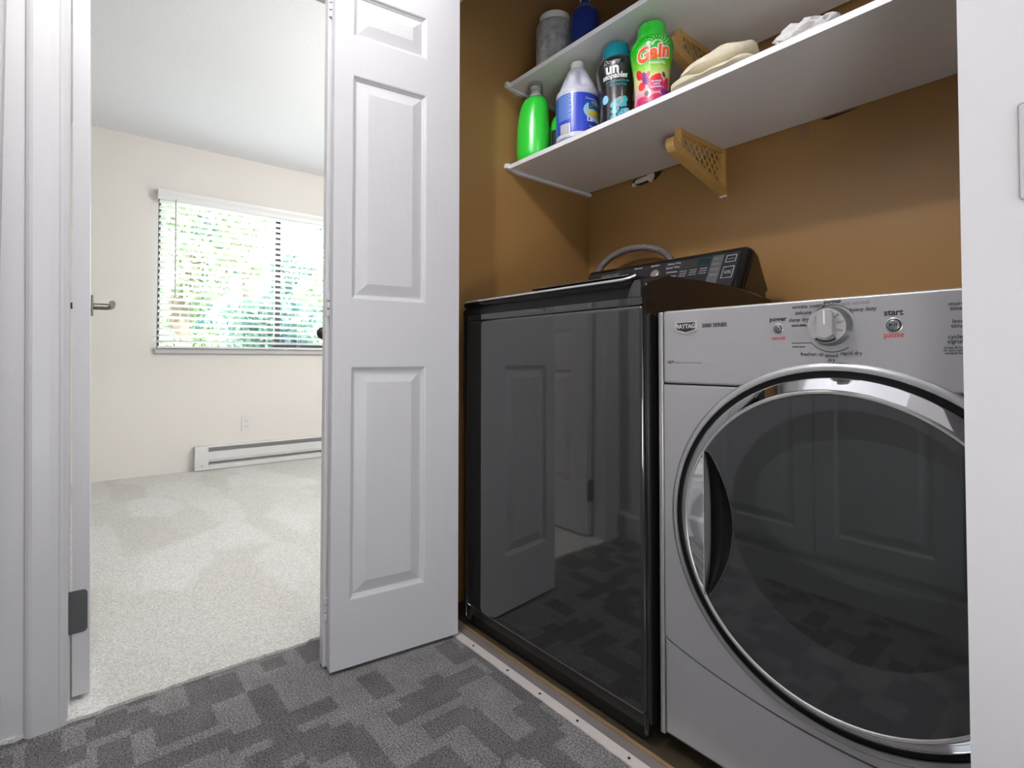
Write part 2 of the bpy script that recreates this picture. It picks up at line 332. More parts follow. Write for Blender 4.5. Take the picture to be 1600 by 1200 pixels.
# ================================================================ SETTING
XD = -1.63       # hall side of the bedroom door wall
YW = -0.135      # hall wall opposite the closet
YF = 0.865       # hall face of the closet wall
XC, YC = -1.545, 1.71   # closet left wall, closet back wall
XF = -4.62       # far bedroom wall
HC = 2.46
struct(bx('floor', M['carpetd'], XD, 1.6, -0.30, 0.905, -0.05, 0.0), 'charcoal hallway carpet woven with darker rectangular patches', 'carpet')
# bedroom carpet with a ragged cut edge at the doorway
bm = bmesh.new(); n = 220; pts = [(XF - 0.1, -1.4), (XF - 0.1, 2.7), (-1.63, 2.7)]
for i in range(n + 1):
    y = 2.7 - 4.1 * i / n; pts.append((-1.622 + random.uniform(-0.004, 0.005), y))
pts.append((-1.63, -1.4))
prism(bm, pts, 'z', -0.05, 0.008)
struct(bm_obj('floor', bm, M['carpetw']), 'pale cut pile bedroom carpet with vacuum marks', 'carpet')
struct(bx('floor', M['closetfloor'], XC, 0.35, 0.962, YC, -0.05, 0.006), 'dark brown closet floor under the washer and dryer', 'floor')
struct(bx('ceiling', M['ceil'], XF - 0.1, 1.7, -1.4, 2.7, HC, HC + 0.1), 'white stippled bedroom ceiling', 'ceiling')
# far bedroom wall with window opening
WY0, WY1, WZ0, WZ1 = 0.445, 2.12, 0.93, 2.07
def multi(name, m, boxes, label, cat='wall', parent=None):
    bm = bmesh.new()
    for b in boxes: box(bm, *b)
    o = bm_obj(name, bm, m, parent); return struct(o, label, cat) if not parent else o
multi('wall_far', M['cream'], [(XF - .12, XF, -1.4, WY0, 0, HC), (XF - .12, XF, WY1, 2.7, 0, HC), (XF - .12, XF, WY0, WY1, 0, WZ0), (XF - .12, XF, WY0, WY1, WZ1, HC)], 'cream bedroom wall holding the window with white blinds')
multi('wall_bedroom_left', M['cream'], [(XF, -1.742, -1.4, -1.3, 0, HC)], 'cream bedroom side wall behind the open door')
multi('wall_bedroom_right', M['cream'], [(XF, -1.742, 2.6, 2.7, 0, HC)], 'cream bedroom side wall at the right, past the folded door')
# wall between hall and bedroom with the doorway
DY0, DY1 = -0.012, 0.77
multi('wall_doorway', M['wall'], [(-1.742, XD, -1.4, DY0 - .03, 0, HC), (-1.742, XD, DY1 + .03, 2.7, 0, HC), (-1.742, XD, DY0 - .03, DY1 + .03, 2.06, HC)], 'white wall around the bedroom doorway at the end of the hall')
multi('wall_hall', M['wall'], [(XD, 1.6, YW - .1, YW, 0, HC)], 'white hallway wall opposite the laundry closet')
multi('wall_hall_end', M['wall'], [(1.6, 1.7, YW - .1, YC, 0, HC)], 'white wall closing the hallway behind the camera')
YB = 0.952
multi('wall_right', M['wall'], [(-.151, 1.6, YF, YB, 0, HC)], 'white wall to the right of the dryer')
multi('wall_closet_front', M['wall'], [(XD, -1.478, YF, YB, 0, HC), (-1.478, -.151, YF, YB, 2.03, HC)], 'white wall above and left of the closet opening')
multi('wall_closet_left', M['brown'], [(XC - .08, XC, YB, YC + .1, 0, HC)], 'brown left side wall of the laundry closet')
multi('wall_closet_back', M['brown'], [(XC, .45, YC, YC + .1, 0, HC)], 'brown back wall of the laundry closet above the washer')
multi('wall_closet_right', M['brown'], [(.35, .45, YB, YC, 0, HC)], 'brown right side wall of the closet behind the dryer')

# door casing and jambs of the bedroom doorway (leans a little, as in the photograph)
LEAN = 0.0141
def lean(o):
    o.matrix_world = Matrix.Translation((0, 0, 0.85)) @ Matrix.Rotation(LEAN, 4, 'X') @ Matrix.Translation((0, 0, -0.85)) @ o.matrix_world
    return o
def casing(bm, y0, y1, z0, z1, face):   # stepped moulding: inner bead, flat, outer bead
    s = 1 if y1 > y0 else -1; W = abs(y1 - y0)
    prof = [(0, 0), (0, .010), (.006, .0125), (.012, .011), (.015, .014), (.030, .0165), (W - .012, .0185), (W - .006, .0165), (W, .012), (W, 0)]
    prism(bm, [(face + d, y0 + s * u) for u, d in prof], 'z', z0, z1)
bm = bmesh.new(); casing(bm, DY0 - .006, DY0 - .078, 0, 2.10, XD)
lean(struct(bm_obj('trim_1', bm, M['trim']), 'white moulded casing on the left side of the bedroom doorway', 'door casing'))
bm = bmesh.new(); casing(bm, DY1 + .006, DY1 + .078, 0, 2.10, XD)
struct(bm_obj('trim_2', bm, M['trim']), 'white moulded casing on the right of the bedroom doorway, behind the folded door', 'door casing')
bm = bmesh.new(); box(bm, -1.742, XD, DY0 - .03, DY0, 0, 2.04); box(bm, -1.735, -1.70, DY0, DY0 + .003, 0, 2.03)
for v in bm.verts: v.co.y -= 0.004
lean(struct(bm_obj('trim_3', bm, M['trim']), 'white jamb board on the hinge side of the bedroom doorway', 'door jamb'))
struct(bx('trim_4', M['trim'], -1.742, XD, DY1, DY1 + .03, 0, 2.06), 'white jamb board on the latch side of the bedroom doorway', 'door jamb')
struct(bx('trim_5', M['trim'], -1.742, XD + .015, DY0 - .08, DY1 + .08, 2.04, 2.11), 'white head casing over the bedroom doorway', 'door casing')

# molded door slab: frame faces with recessed, raised panels
RINGS = [(0, 0), (.003, .001), (.007, .0065), (.009, .0070), (.012, .0100), (.015, .0098), (.043, .0012), (.045, .0008)]
def slab(name, W, T, z0, z1, panels, parent, m):
    """slab in local coords: x 0..W, y -T..0 (front face y=-T... back face y=0), panel list (xa, xb, za, zb)"""
    bm = bmesh.new(); xs = sorted({0, W, *[p[0] for p in panels], *[p[1] for p in panels]}); zs = sorted({z0, z1, *[p[2] for p in panels], *[p[3] for p in panels]})
    def inside(x, z): return any(p[0] < x < p[1] and p[2] < z < p[3] for p in panels)
    cache = {}
    def V(x, y, z):
        k = (round(x, 5), round(y, 5), round(z, 5))
        if k not in cache: cache[k] = bm.verts.new((x, y, z))
        return cache[k]
    for y in (-T, 0):
        for i in range(len(xs) - 1):
            for j in range(len(zs) - 1):
                if not inside((xs[i] + xs[i + 1]) / 2, (zs[j] + zs[j + 1]) / 2):
                    bm.faces.new((V(xs[i], y, zs[j]), V(xs[i + 1], y, zs[j]), V(xs[i + 1], y, zs[j + 1]), V(xs[i], y, zs[j + 1])))
    for j in range(len(zs) - 1):
        for x in (0, W): bm.faces.new((V(x, -T, zs[j]), V(x, 0, zs[j]), V(x, 0, zs[j + 1]), V(x, -T, zs[j + 1])))
    for i in range(len(xs) - 1):
        for z in (z0, z1): bm.faces.new((V(xs[i], -T, z), V(xs[i + 1], -T, z), V(xs[i + 1], 0, z), V(xs[i], 0, z)))
    ed = [e for e in bm.edges if len(e.link_faces) == 2 and e.calc_face_angle(0) > 1.0]
    bmesh.ops.bevel(bm, geom=ed, offset=0.0018, segments=2, profile=0.5, affect='EDGES')
    o = bm_obj(name, bm, m, parent, smooth=True)
    for (xa, xb, za, zb) in panels:
        bm = bmesh.new()
        for yf, s in ((-T, 1), (0, -1)):
            prev = None
            for ins, d in RINGS:
                r = [bm.verts.new((x, yf + s * d, z)) for x, z in ((xa + ins, za + ins), (xb - ins, za + ins), (xb - ins, zb - ins), (xa + ins, zb - ins))]
                if prev:
                    for k in range(4): bm.faces.new((prev[k], prev[(k + 1) % 4], r[(k + 1) % 4], r[k]))
                prev = r
            bm.faces.new(prev)
        bm_obj('panel', bm, m, o)
    return o

# door_1: folded bifold leaves at the left of the laundry closet
d1 = empty('door_1', (-1.44, .915, 0))
struct(d1, 'white two leaf bifold closet door folded open, left of the washer', 'door')
A = Vector((-1.413, .534, 0)); B = Vector((-1.366, .913, 0)); T = 0.034
Wd = (B - A).length; ang = math.atan2(B.y - A.y, B.x - A.x)
Pz = [(.190, .830), (1.018, 1.648), (1.757, 1.885)]
def leafat(org, a, flip):
    L_ = slab('leaf', Wd, T, .010, 1.990, [(.050, .272, za, zb) for za, zb in Pz] if not flip else [(.050, .272, za, zb) for za, zb in Pz], d1, M['door'])
    L_.matrix_parent_inverse = Matrix.Translation(d1.location).inverted()
    L_.matrix_basis = Matrix.Translation(org) @ Matrix.Rotation(a, 4, 'Z'); return L_
# local +x runs from A to B, local -y is the face towards the camera side: front face at y=-T must be the face through A-B
nrm = Vector((math.sin(ang), -math.cos(ang), 0))      # outward (+X) normal = local -y
l1 = leafat(A - nrm * T, ang, False)
l2 = leafat(A - nrm * (2 * T + .0045) - Vector((math.cos(ang), math.sin(ang), 0)) * .010, ang + .010, True)
kn = bmesh.new(); lathe(kn, [(.0085, 0), (.0085, .012), (.007, .016), (.014, .021), (.0175, .029), (.015, .036), (.006, .039)], 24, 'y', (.008, 0, .925))
ko = bm_obj('knob', kn, M['blackm'], l2, smooth=True); tag(ko, 'round black knob')
for zc in (1.0, .168, 1.84):
    bm = bmesh.new()
    for k in range(3): lathe(bm, [(.0038, 0), (.0052, .001), (.0052, .0165), (.0038, .0175)], 12, 'z', (-.0030, -T + .002, zc - .03 + k * .021))
    box(bm, -.0012, .0002, -T - .0002, -T + .016, zc - .032, zc + .032)
    bm.verts.ensure_lookup_table()
    for v in bm.verts: v.co.y += T          # sits on the back seam between both leaves
    bm_obj('hinge', bm, M['door'], l1, smooth=True)

# door_2: bedroom door, open and seen along its edge
d2 = empty('door_2', (-1.70, 0, 0)); struct(d2, 'white panelled bedroom door standing open edge on beside the doorway', 'door')
DT = 0.034; sl = slab('door_slab', 0.76, DT, .02, 2.03, [(.11, .34, .24, .80), (.42, .65, .24, .80), (.11, .34, .97, 1.60), (.42, .65, .97, 1.60), (.11, .34, 1.72, 1.92), (.42, .65, 1.72, 1.92)], d2, M['door'])
dm = Matrix.Translation((-1.70, -.009, 0)) @ Matrix.Rotation(PI - .018, 4, 'Z')     # local x -> -X, local y -T..0 -> +T..0 (world Y -.009..+.025)
sl.matrix_basis = Matrix.Rotation(0, 4, 'Z')
def to_d2(o):
    o.parent = d2; o.matrix_parent_inverse = Matrix.Translation(d2.location).inverted(); o.matrix_basis = dm; return o
to_d2(sl)
# local coordinates of the slab: room face at y = -T (world +Y side)
def handle(side):
    f = -DT if side > 0 else 0.0; s = -1 if side > 0 else 1; nm = []
    bm = bmesh.new(); box(bm, .695 - .034, .695 + .034, min(f, f + s * .007), max(f, f + s * .007), 1.005, 1.075, .0015); r = bm_obj('rose', bm, M['nickel'], sl, smooth=True)
    bm = bmesh.new(); lathe(bm, [(.0115, 0), (.0115, s * .042), (.010, s * .044)], 24, 'y', (.695, f + s * .007, 1.037))
    n1 = bm_obj('handle', bm, M['nickel'], sl, smooth=True)
    bm = bmesh.new(); tube(bm, [(.700, f + s * .054, 1.037), (.690, f + s * .058, 1.0375), (.66, f + s * .060, 1.039), (.62, f + s * .060, 1.041), (.575, f + s * .058, 1.041)], .0095, 16)
    bm_obj('lever', bm, M['nickel'], sl, smooth=True)
handle(1); handle(-1)
for hz in (.226, 1.83):
    bm = bmesh.new(); pl = []
    for t in range(9): a = PI / 2 * t / 8; pl.append((.030 - .010 + .010 * math.sin(a), hz + .052 - .010 + .010 * math.cos(a)))
    for t in range(9): a = PI / 2 * t / 8; pl.append((.030 - .010 + .010 * math.cos(a), hz - .052 + .010 - .010 * math.sin(a)))
    pl += [(-.012, hz - .052), (-.012, hz + .052)]
    prism(bm, [(-y_, z_) for y_, z_ in pl], 'x', -.0025, .0005)
    lathe(bm, [(.006, -.052), (.006, .052)], 14, 'z', (-.006, .014, hz))
    bm_obj('hinge', bm, M['hinge'], sl, smooth=True)
lean_m = Matrix.Translation((0, 0, 0.85)) @ Matrix.Rotation(LEAN, 4, 'X') @ Matrix.Translation((0, 0, -0.85))
d2.matrix_world = lean_m @ Matrix.Translation(d2.location)

# door_3: closed panelled cupboard doors in the wall opposite (seen only as a reflection)
d3 = empty('door_3', (-.9, YW, 0)); struct(d3, 'white panelled cupboard doors opposite, visible only reflected in the dryer glass', 'door')
for k in range(3):
    s3 = slab('leaf', .44, .03, .16, 2.02, [(.07, .37, .24, .83), (.07, .37, 1.02, 1.65), (.07, .37, 1.76, 1.92)], d3, M['door'])
    s3.matrix_parent_inverse = Matrix.Translation(d3.location).inverted(); s3.matrix_basis = Matrix.Translation((-1.22 + k * .445 + .44, YW - .005, 0)) @ Matrix.Rotation(PI, 4, 'Z')
bm = bmesh.new(); prism(bm, [(YW, 0), (YW + .016, 0), (YW + .016, .105), (YW + .010, .118), (YW, .122)], 'x', XD, 1.6)
struct(bm_obj('baseboard_hall', bm, M['trim']), 'white baseboard along the hallway wall opposite the closet', 'baseboard')

# closet threshold: metal strip, screws, raw strip, worn wooden edge
bm = bmesh.new(); npt = 60; pl = []
for i in range(npt + 1): pl.append((-1.46 + 1.31 * i / npt, .905 + random.uniform(-.0015, .0015)))
pl += [(-.15, .931), (-1.46, .931)]
prism(bm, pl, 'z', -.01, .003)
ts = struct(bm_obj('trim_6', bm, M['alu']), 'pale metal carpet strip with screws along the closet threshold', 'threshold strip')
for x in (-1.29, -1.13, -1.00, -.87, -.72, -.55, -.38, -.2):
    bm = bmesh.new(); lathe(bm, [(.0036, .0028), (.0034, .0040), (.0018, .0042), (.0012, .0034)], 12, 'z', (x, .9175, 0)); bm_obj('screw', bm, M['blackm'], ts, smooth=True)
struct(bx('trim_7', M['greyraw'], XC, -.15, .931, .9555, -.01, .0035), 'dusty grey strip between the metal threshold and wood edge', 'threshold strip')
bm = bmesh.new(); pl = [(XC + (abs(XC) - .15) * i / 50, .9555) for i in range(51)] + [(-.15 - (abs(XC) - .15) * i / 50, .9640 + random.uniform(-.001, .001)) for i in range(51)]
prism(bm, pl, 'z', -.01, .0075)
struct(bm_obj('trim_8', bm, M['woodraw']), 'worn light wood edge at the front of the closet floor', 'threshold strip')
struct(bx('trim_9', M['trim'], -1.46, -.152, .885, .935, 1.998, 2.03), 'white overhead track of the bifold closet door', 'door track')

# window_1
w1 = empty('window_1', (XF - .06, 1.28, WZ0)); struct(w1, 'wide dark framed sliding window behind white blinds', 'window')
xf0, xf1 = XF - .10, XF - .055
parts = []
for nm, b in (('frame_side', (xf0, xf1, WY0, WY0 + .022, WZ0, WZ1)), ('frame_side', (xf0, xf1, WY1 - .022, WY1, WZ0, WZ1)), ('frame_rail', (xf0, xf1, WY0, WY1, WZ1 - .022, WZ1)), ('frame_rail', (xf0, xf1, WY0, 1.275, WZ0, WZ0 + .014)), ('frame_rail', (xf0 + .01, xf1 + .01, 1.275, WY1, WZ0 + .012, WZ0 + .045)), ('mullion', (xf0, xf1, 1.275, 1.318, WZ0, WZ1))):
    parts.append(bx(nm, M['bronze'], *b, r=.002))
for y0, y1 in ((WY0 + .02, 1.28), (1.31, WY1 - .02)): parts.append(bx('pane', M['glass'], XF - .082, XF - .079, y0, y1, WZ0 + .012, WZ1 - .02))
bm = bmesh.new(); lathe(bm, [(.012, 0), (.012, .012), (.008, .016)], 14, 'x', (XF - .05, 1.265, 1.01)); lathe(bm, [(.012, 0), (.012, .012), (.008, .016)], 14, 'x', (XF - .05, 1.265, .965))
parts.append(bm_obj('latch', bm, M['bronze'], smooth=True)); adopt(w1, *parts)
bm = bmesh.new(); box(bm, XF - .06, XF + .03, WY0 - .012, WY1 + .012, .893, .930, .004); box(bm, XF - .001, XF + .012, WY0 - .004, WY1 + .004, .885, .896, .002)
struct(bm_obj('trim_10', bm, M['trim'], smooth=True), 'white window sill below the blinds', 'window sill')

# ================================================================ LAMPS
def dome(x, y, power, label, lampz, group):
    t = tag(empty('ceiling_light', (x, y, HC)), label, 'ceiling light')
    bm = bmesh.new(); lathe(bm, [(.07, 0), (.07, -.012), (.02, -.02)], 32, 'z'); lathe(bm, [(.006, -.018), (.006, lampz - HC + .07)], 10, 'z'); bm_obj('base', bm, M['nickel'], t, smooth=True)
    bm = bmesh.new(); lathe(bm, [(.03, .07), (.045, .06), (.05, .045), (.03, .04)], 24, 'z', (0, 0, lampz - HC)); bm_obj('lamp_holder', bm, M['nickel'], t, smooth=True)
    li = bpy.data.lights.new('bulb', 'POINT'); li.energy = power; li.shadow_soft_size = .035; li.color = (1.0, .975, .955)
    lo = bpy.data.objects.new('bulb', li); COL.objects.link(lo); lo.parent = t; lo.location = (0, 0, lampz - HC)
    return t
dome(-.85, .08, LAMPS['hall'], 'small hallway ceiling lamp hanging above the camera side of the closet', 2.38, 'h')
dome(.75, .35, LAMPS['hall2'], 'added small ceiling lamp, unseen, filling the near end of the hallway', 2.38, 'h')  # second hall lamp is an added fill, out of view
dome(-2.45, 1.95, LAMPS['bed'], 'added small pendant lamp, unseen behind the folded closet door, brightening the bedroom', 1.85, 'b')  # pendant added out of view to brighten the bedroom

# ================================================================ WASHER
wx0, wx1, wy0, wy1 = -1.402, -.707, .955, 1.63
wa = tag(empty('washing_machine', ((wx0 + wx1) / 2, 1.29, .006)), 'black top loading washing machine with glossy dark front, left of the silver dryer', 'washing machine')
P = []
bm = bmesh.new()
# cabinet: side profile with sloping deck; y,z outline
prof = [(wy0 + .012, .05), (wy1, .05), (wy1, 1.000), (1.585, 1.018), (1.55, 1.028), (1.50, 1.040), (1.36, 1.046), (1.20, 1.046), (1.04, 1.042), (.985, 1.034), (.962, 1.022), (wy0 + .012, 1.006)]
fs = prism(bm, prof, 'x', wx0, wx1)
ed = [e for e in bm.edges if len(e.link_faces) == 2 and (e.link_faces[0] in fs[:2] or e.link_faces[1] in fs[:2])]
bmesh.ops.bevel(bm, geom=ed, offset=.012, segments=4, profile=.5, affect='EDGES')
P.append(bm_obj('cabinet', bm, M['wside'], smooth=True))
# bowed glossy front panel with rounded vertical edges
def bowed(name, m, x0, x1, yb, yf, z0, z1, bow, rad):
    bm = bmesh.new(); cols = []; xc = (x0 + x1) / 2; hw = (x1 - x0) / 2; N_ = 40
    pts = []
    for i in range(7): a = PI / 2 * i / 6; pts.append((x0 + rad - rad * math.cos(a), yf + rad - rad * math.sin(a)))
    for i in range(1, N_): x = x0 + rad + (x1 - x0 - 2 * rad) * i / N_; pts.append((x, yf))
    for i in range(7): a = PI / 2 * i / 6; pts.append((x1 - rad + rad * math.sin(a), yf + rad - rad * math.cos(a)))
    pts = [(x, y - bow * (1 - ((x - xc) / hw) ** 2)) for x, y in pts]
    H_ = z1 - z0; k_ = min(1, H_ / .05); zs = [z0 + k_ * q for q in (0, .002, .005, .009, .013, .02)] + [z1 - k_ * .008, z1 - k_ * .003, z1]
    ins = [.010 * k_, .0055 * k_, .0025 * k_, .0007 * k_, 0, 0, 0, 0, .002]
    for z, k in zip(zs, ins): cols.append([bm.verts.new((x + (k if x < xc else -k) * (1 if abs(x - xc) > hw - rad else 0), y + k, z)) for x, y in pts])
    for a, b in zip(cols, cols[1:]):
        for i in range(len(pts) - 1): bm.faces.new((a[i], a[i + 1], b[i + 1], b[i]))
    for c_ in (cols[0], cols[-1]):
        e0 = bm.verts.new((x1, yb, c_[0].co.z)); e1 = bm.verts.new((x0, yb, c_[0].co.z)); bm.faces.new(c_ + [e0, e1]); c_ += [e0, e1]
    L0 = len(pts)
    for i, j in ((L0 - 1, L0), (L0, L0 + 1), (L0 + 1, 0)): bm.faces.new((cols[0][i], cols[0][j], cols[-1][j], cols[-1][i]))
    return bm_obj(name, bm, m, smooth=True)
P.append(bowed('front_panel', M['wfront'], wx0 + .018, wx1 - .002, wy0 + .03, wy0 + .001, .075, .968, .0015, .008))
P.append(bowed('front_trim', M['wfront'], wx0 + .018, wx1 - .002, wy0 + .03, wy0 + .001, .970, .989, .0015, .008))
bm = bmesh.new(); box(bm, wx0, wx0 + .03, wy0 + .006, wy0 + .05, .03, 1.0, .010, 3); P.append(bm_obj('edge_column', bm, M['black'], smooth=True))
bm = bmesh.new(); box(bm, wx1 - .012, wx1 + .001, wy0 + .010, wy0 + .05, .03, .985, .006, 3); P.append(bm_obj('edge_column', bm, M['black'], smooth=True))
P.append(bx('kick_panel', M['pocket'], wx0 + .012, wx1 - .012, wy0 + .022, wy0 + .05, .012, .09, .006))
bm = bmesh.new(); prism(bm, [(wx1 - .046, .988), (wx1 - .004, .988), (wx1 - .004, 1.020), (wx1 - .008, 1.027), (wx1 - .022, 1.028), (wx1 - .030, 1.022), (wx1 - .036, 1.006)], 'y', wy0 + .001, wy0 + .03)
bmesh.ops.bevel(bm, geom=bm.edges[:], offset=.002, segments=2, affect='EDGES'); P.append(bm_obj('corner_block', bm, M['wfront'], smooth=True))
# recess under the lid and the lid with a bright front edge
P.append(bx('lid_recess', M['pocket'], wx0 + .006, wx1 - .036, wy0 + .007, wy0 + .05, .988, 1.018, .004))
lx0, lx1 = wx0 + .004, wx1 - .030
bm = bmesh.new()
lp = [(wy0 + .002, 1.013), (wy0 - .003, 1.018), (wy0 - .004, 1.025), (wy0 + .002, 1.031), (wy0 + .020, 1.037), (1.10, 1.052), (1.38, 1.054), (1.40, 1.046), (1.40, 1.030), (wy0 + .03, 1.018)]
prism(bm, lp, 'x', lx0, lx1)
ed = [e for e in bm.edges if abs(e.verts[0].co.x - e.verts[1].co.x) < 1e-6]
bmesh.ops.bevel(bm, geom=ed, offset=.0035, segments=3, affect='EDGES'); lid = bm_obj('lid', bm, M['lidblack'], smooth=True); P.append(lid)
bm = bmesh.new(); tube(bm, [(lx0 + .012, wy0 - .001, 1.0305), (lx0 + .03, wy0 - .0035, 1.031)] + [(lx0 + .03 + (lx1 - lx0 - .05) * i / 10, wy0 - .0035, 1.031) for i in range(1, 11)] + [(lx1 - .008, wy0 + .002, 1.034), (lx1, wy0 + .014, 1.040)], .0032, 10)
P.append(tag(bm_obj('lid_edge', bm, M['satin'], smooth=True), 'bright silver strip'))
bm = bmesh.new(); box(bm, lx0 + .25, lx1 - .06, 1.02, 1.34, 1.050, 1.056, .003); P.append(bm_obj('lid_window', bm, M['black'], smooth=True))
# console: sloped face
cy0, cy1 = 1.44, 1.60; cx0, cx1 = -1.372, -.732
bm = bmesh.new(); cp = [(1.432, 1.040), (1.435, 1.056), (1.503, 1.174), (1.511, 1.182), (1.532, 1.182), (1.560, 1.168), (1.590, 1.120), (1.605, 1.06), (1.612, 1.02)]
fs = prism(bm, cp, 'x', cx0, cx1)
ed = [e for e in bm.edges if sum(1 for f in e.link_faces if f in fs[:2]) == 1]
bmesh.ops.bevel(bm, geom=ed, offset=.024, segments=7, profile=.5, affect='EDGES'); P.append(bm_obj('console', bm, M['black'], smooth=True))
# console face frame: origin along face
f0 = Vector((0, 1.4352, 1.056)); fd = Vector((0, .063, .110)).normalized(); fn = Vector((0, -.110, .063)).normalized()
def face_pt(x, h, lift): return Vector((x, 0, 0)) + Vector((0, f0.y, f0.z)) + fd * h + fn * lift
def face_text(name, s, size, x, h, m, **k):
    me = textmesh(s, size, **k)
    for v in me.vertices: v.co = face_pt(x + v.co.x, h + v.co.y, .0016)
    o = link(name, me, m); P.append(o); return o
def face_box(name, m, x0, x1, h0, h1, l0, l1, r=.001):
    bm = bmesh.new(); box(bm, x0, x1, h0, h1, l0, l1, r)
    for v in bm.verts: v.co = face_pt(v.co.x, v.co.y, v.co.z)
    o = bm_obj(name, bm, m, smooth=True); P.append(o); return o
M['consoleface'] = mat('console_dark_grey', srgb(44, 44, 50), 0.22, var=(5, .05))
face_box('control_face', M['consoleface'], cx0 + .02, cx1 - .028, .006, .132, -.002, .0010, .002)
def rrect(x0, x1, h0, h1, w_, m):      # outlined button
    bm = bmesh.new()
    for b in ((x0, x1, h0, h0 + w_), (x0, x1, h1 - w_, h1), (x0, x0 + w_, h0, h1), (x1 - w_, x1, h0, h1)): box(bm, *b, .001, .0022)
    for v in bm.verts: v.co = face_pt(v.co.x, v.co.y, v.co.z)
    P.append(bm_obj('button_outline', bm, m))
face_box('display', M['dark'], -.957, -.848, .092, .127, .0008, .0018); face_box('display', M['teal_lcd'], -.893, -.853, .097, .122, .0012, .0024)
rrect(-.800, -.768, .094, .120, .0016, M['lettersilver']); rrect(-.800, -.766, .036, .078, .0016, M['lettersilver'])
face_text('lettering', 'POWER', .006, -.784, .104, M['lettergrey']); face_text('lettering', 'START\nPAUSE', .0075, -.783, .058, M['lettergrey'], bold=.0002)
face_box('button_strip', M['hinge'], -.846, -.810, .012, .126, .0006, .0016)
for h in (.112, .092, .072, .052): face_text('lettering', 'Option', .009, -.828, h, M['lettersilver'])
for x in (-.938, -.903, -.868):
    for h in (.082, .073, .064): face_text('lettering', '• Normal', .0072, x, h, M['lettersilver'], bold=.0001)
face_text('lettering', 'SAMSUNG', .018, -1.245, .106, M['inkgrey'], bold=.0004)
for x, h, s in ((-1.115, .122, 'Normal'), (-1.045, .122, 'Bedding'), (-.970, .118, 'Heavy Duty'), (-.970, .102, 'Quick Wash'), (-.970, .084, 'Delicates'), (-.970, .066, 'Spin Only')):
    face_text('lettering', s, .011, x - .01, h, M['lettersilver'], bold=.0002)
bm = bmesh.new(); lathe(bm, [(.018, 0), (.017, .012), (.015, .016), (.013, .017)], 32, 'z')
for v in bm.verts: v.co = face_pt(-1.035 + v.co.x, .080 + v.co.y, v.co.z)
P.append(tag(bm_obj('dial', bm, M['satin'], smooth=True), 'chrome cycle dial'))
# drain hose arching behind the console
pts = []; N_ = 150
for i in range(N_ + 1):
    t = i / N_; a = PI * (1.02 - 1.04 * t)
    x = -1.262 + .178 * math.cos(a); z = 1.150 + .128 * max(0, math.sin(a)) ** .8 if math.sin(a) > 0 else 1.150 - .05
    pts.append((x, 1.635 + .02 * t, z))
bm = bmesh.new(); tube(bm, [(pts[0][0] + .002, 1.635, .75)] + pts + [(pts[-1][0], 1.655, .9)], .0125, 14, .05); P.append(tag(bm_obj('drain_hose', bm, M['hose'], smooth=False), 'grey corrugated hose'))
for sx in (wx0 + .06, wx1 - .06):
    for sy in (wy0 + .08, wy1 - .06):
        bm = bmesh.new(); lathe(bm, [(.022, .006), (.022, .016), (.012, .02), (.012, .052)], 16, 'z', (sx, sy, 0)); P.append(bm_obj('foot', bm, M['blackm'], smooth=True))
adopt(wa, *P)

# ================================================================ DRYER
dx0, dx1 = -.686, -.000; DXC, DZC = -.343, .528; dyf = .992
dr = tag(empty('clothes_dryer', (DXC, 1.34, .006)), 'silver front loading dryer with a round dark glass door and chrome ring', 'dryer')
P = []
P.append(bx('cabinet', M['silver'], dx0 - .010, dx1 + .006, 1.004, 1.68, .035, .956, .010, seg=4))
for sx_ in (dx0 - .010, dx1 - .0065):
    P.append(bx('side_strip', M['silver'], sx_, sx_ + .0125, .994, 1.012, .037, .955, .004, seg=3))
bm = bmesh.new(); box(bm, dx0 - .004, dx1 + .001, .999, 1.01, .04, .95); P.append(bm_obj('seam_gap', bm, M['dark']))
px0, px1 = dx0 + .005, dx1 - .009
bm = bmesh.new(); box(bm, px0, px1, dyf, 1.02, .799, .956, .005, 4); cp_ = bm_obj('control_panel', bm, M['silver'], smooth=True); P.append(cp_)
def seam(x):   # lower seam height as a function of distance from the centre
    u = abs(x - DXC); return .250 - .052 * (1 - (u / .340) ** 2) ** 1.0 - .0 if u < .34 else .250
xs = [px0 + (px1 - px0) * i / 40 for i in range(41)]
def panel_poly(name, pts, bev):
    bm = bmesh.new(); fs = prism(bm, pts, 'y', dyf, 1.02)
    ed = [e for e in bm.edges if fs[0] in e.link_faces]
    bmesh.ops.bevel(bm, geom=ed, offset=bev, segments=3, profile=.5, affect='EDGES'); o = bm_obj(name, bm, M['silver'], smooth=True); P.append(o); return o
panel_poly('front_panel', [(px0, .796), (px0, seam(px0) + .002)] + [(x, seam(x) + .002) for x in xs[1:-1]] + [(px1, seam(px1) + .002), (px1, .796)], .003)
panel_poly('toe_panel', [(px0, .045)] + [(px0, seam(px0) - .002)] + [(x, seam(x) - .002) for x in xs[1:-1]] + [(px1, seam(px1) - .002), (px1, .045)], .006)
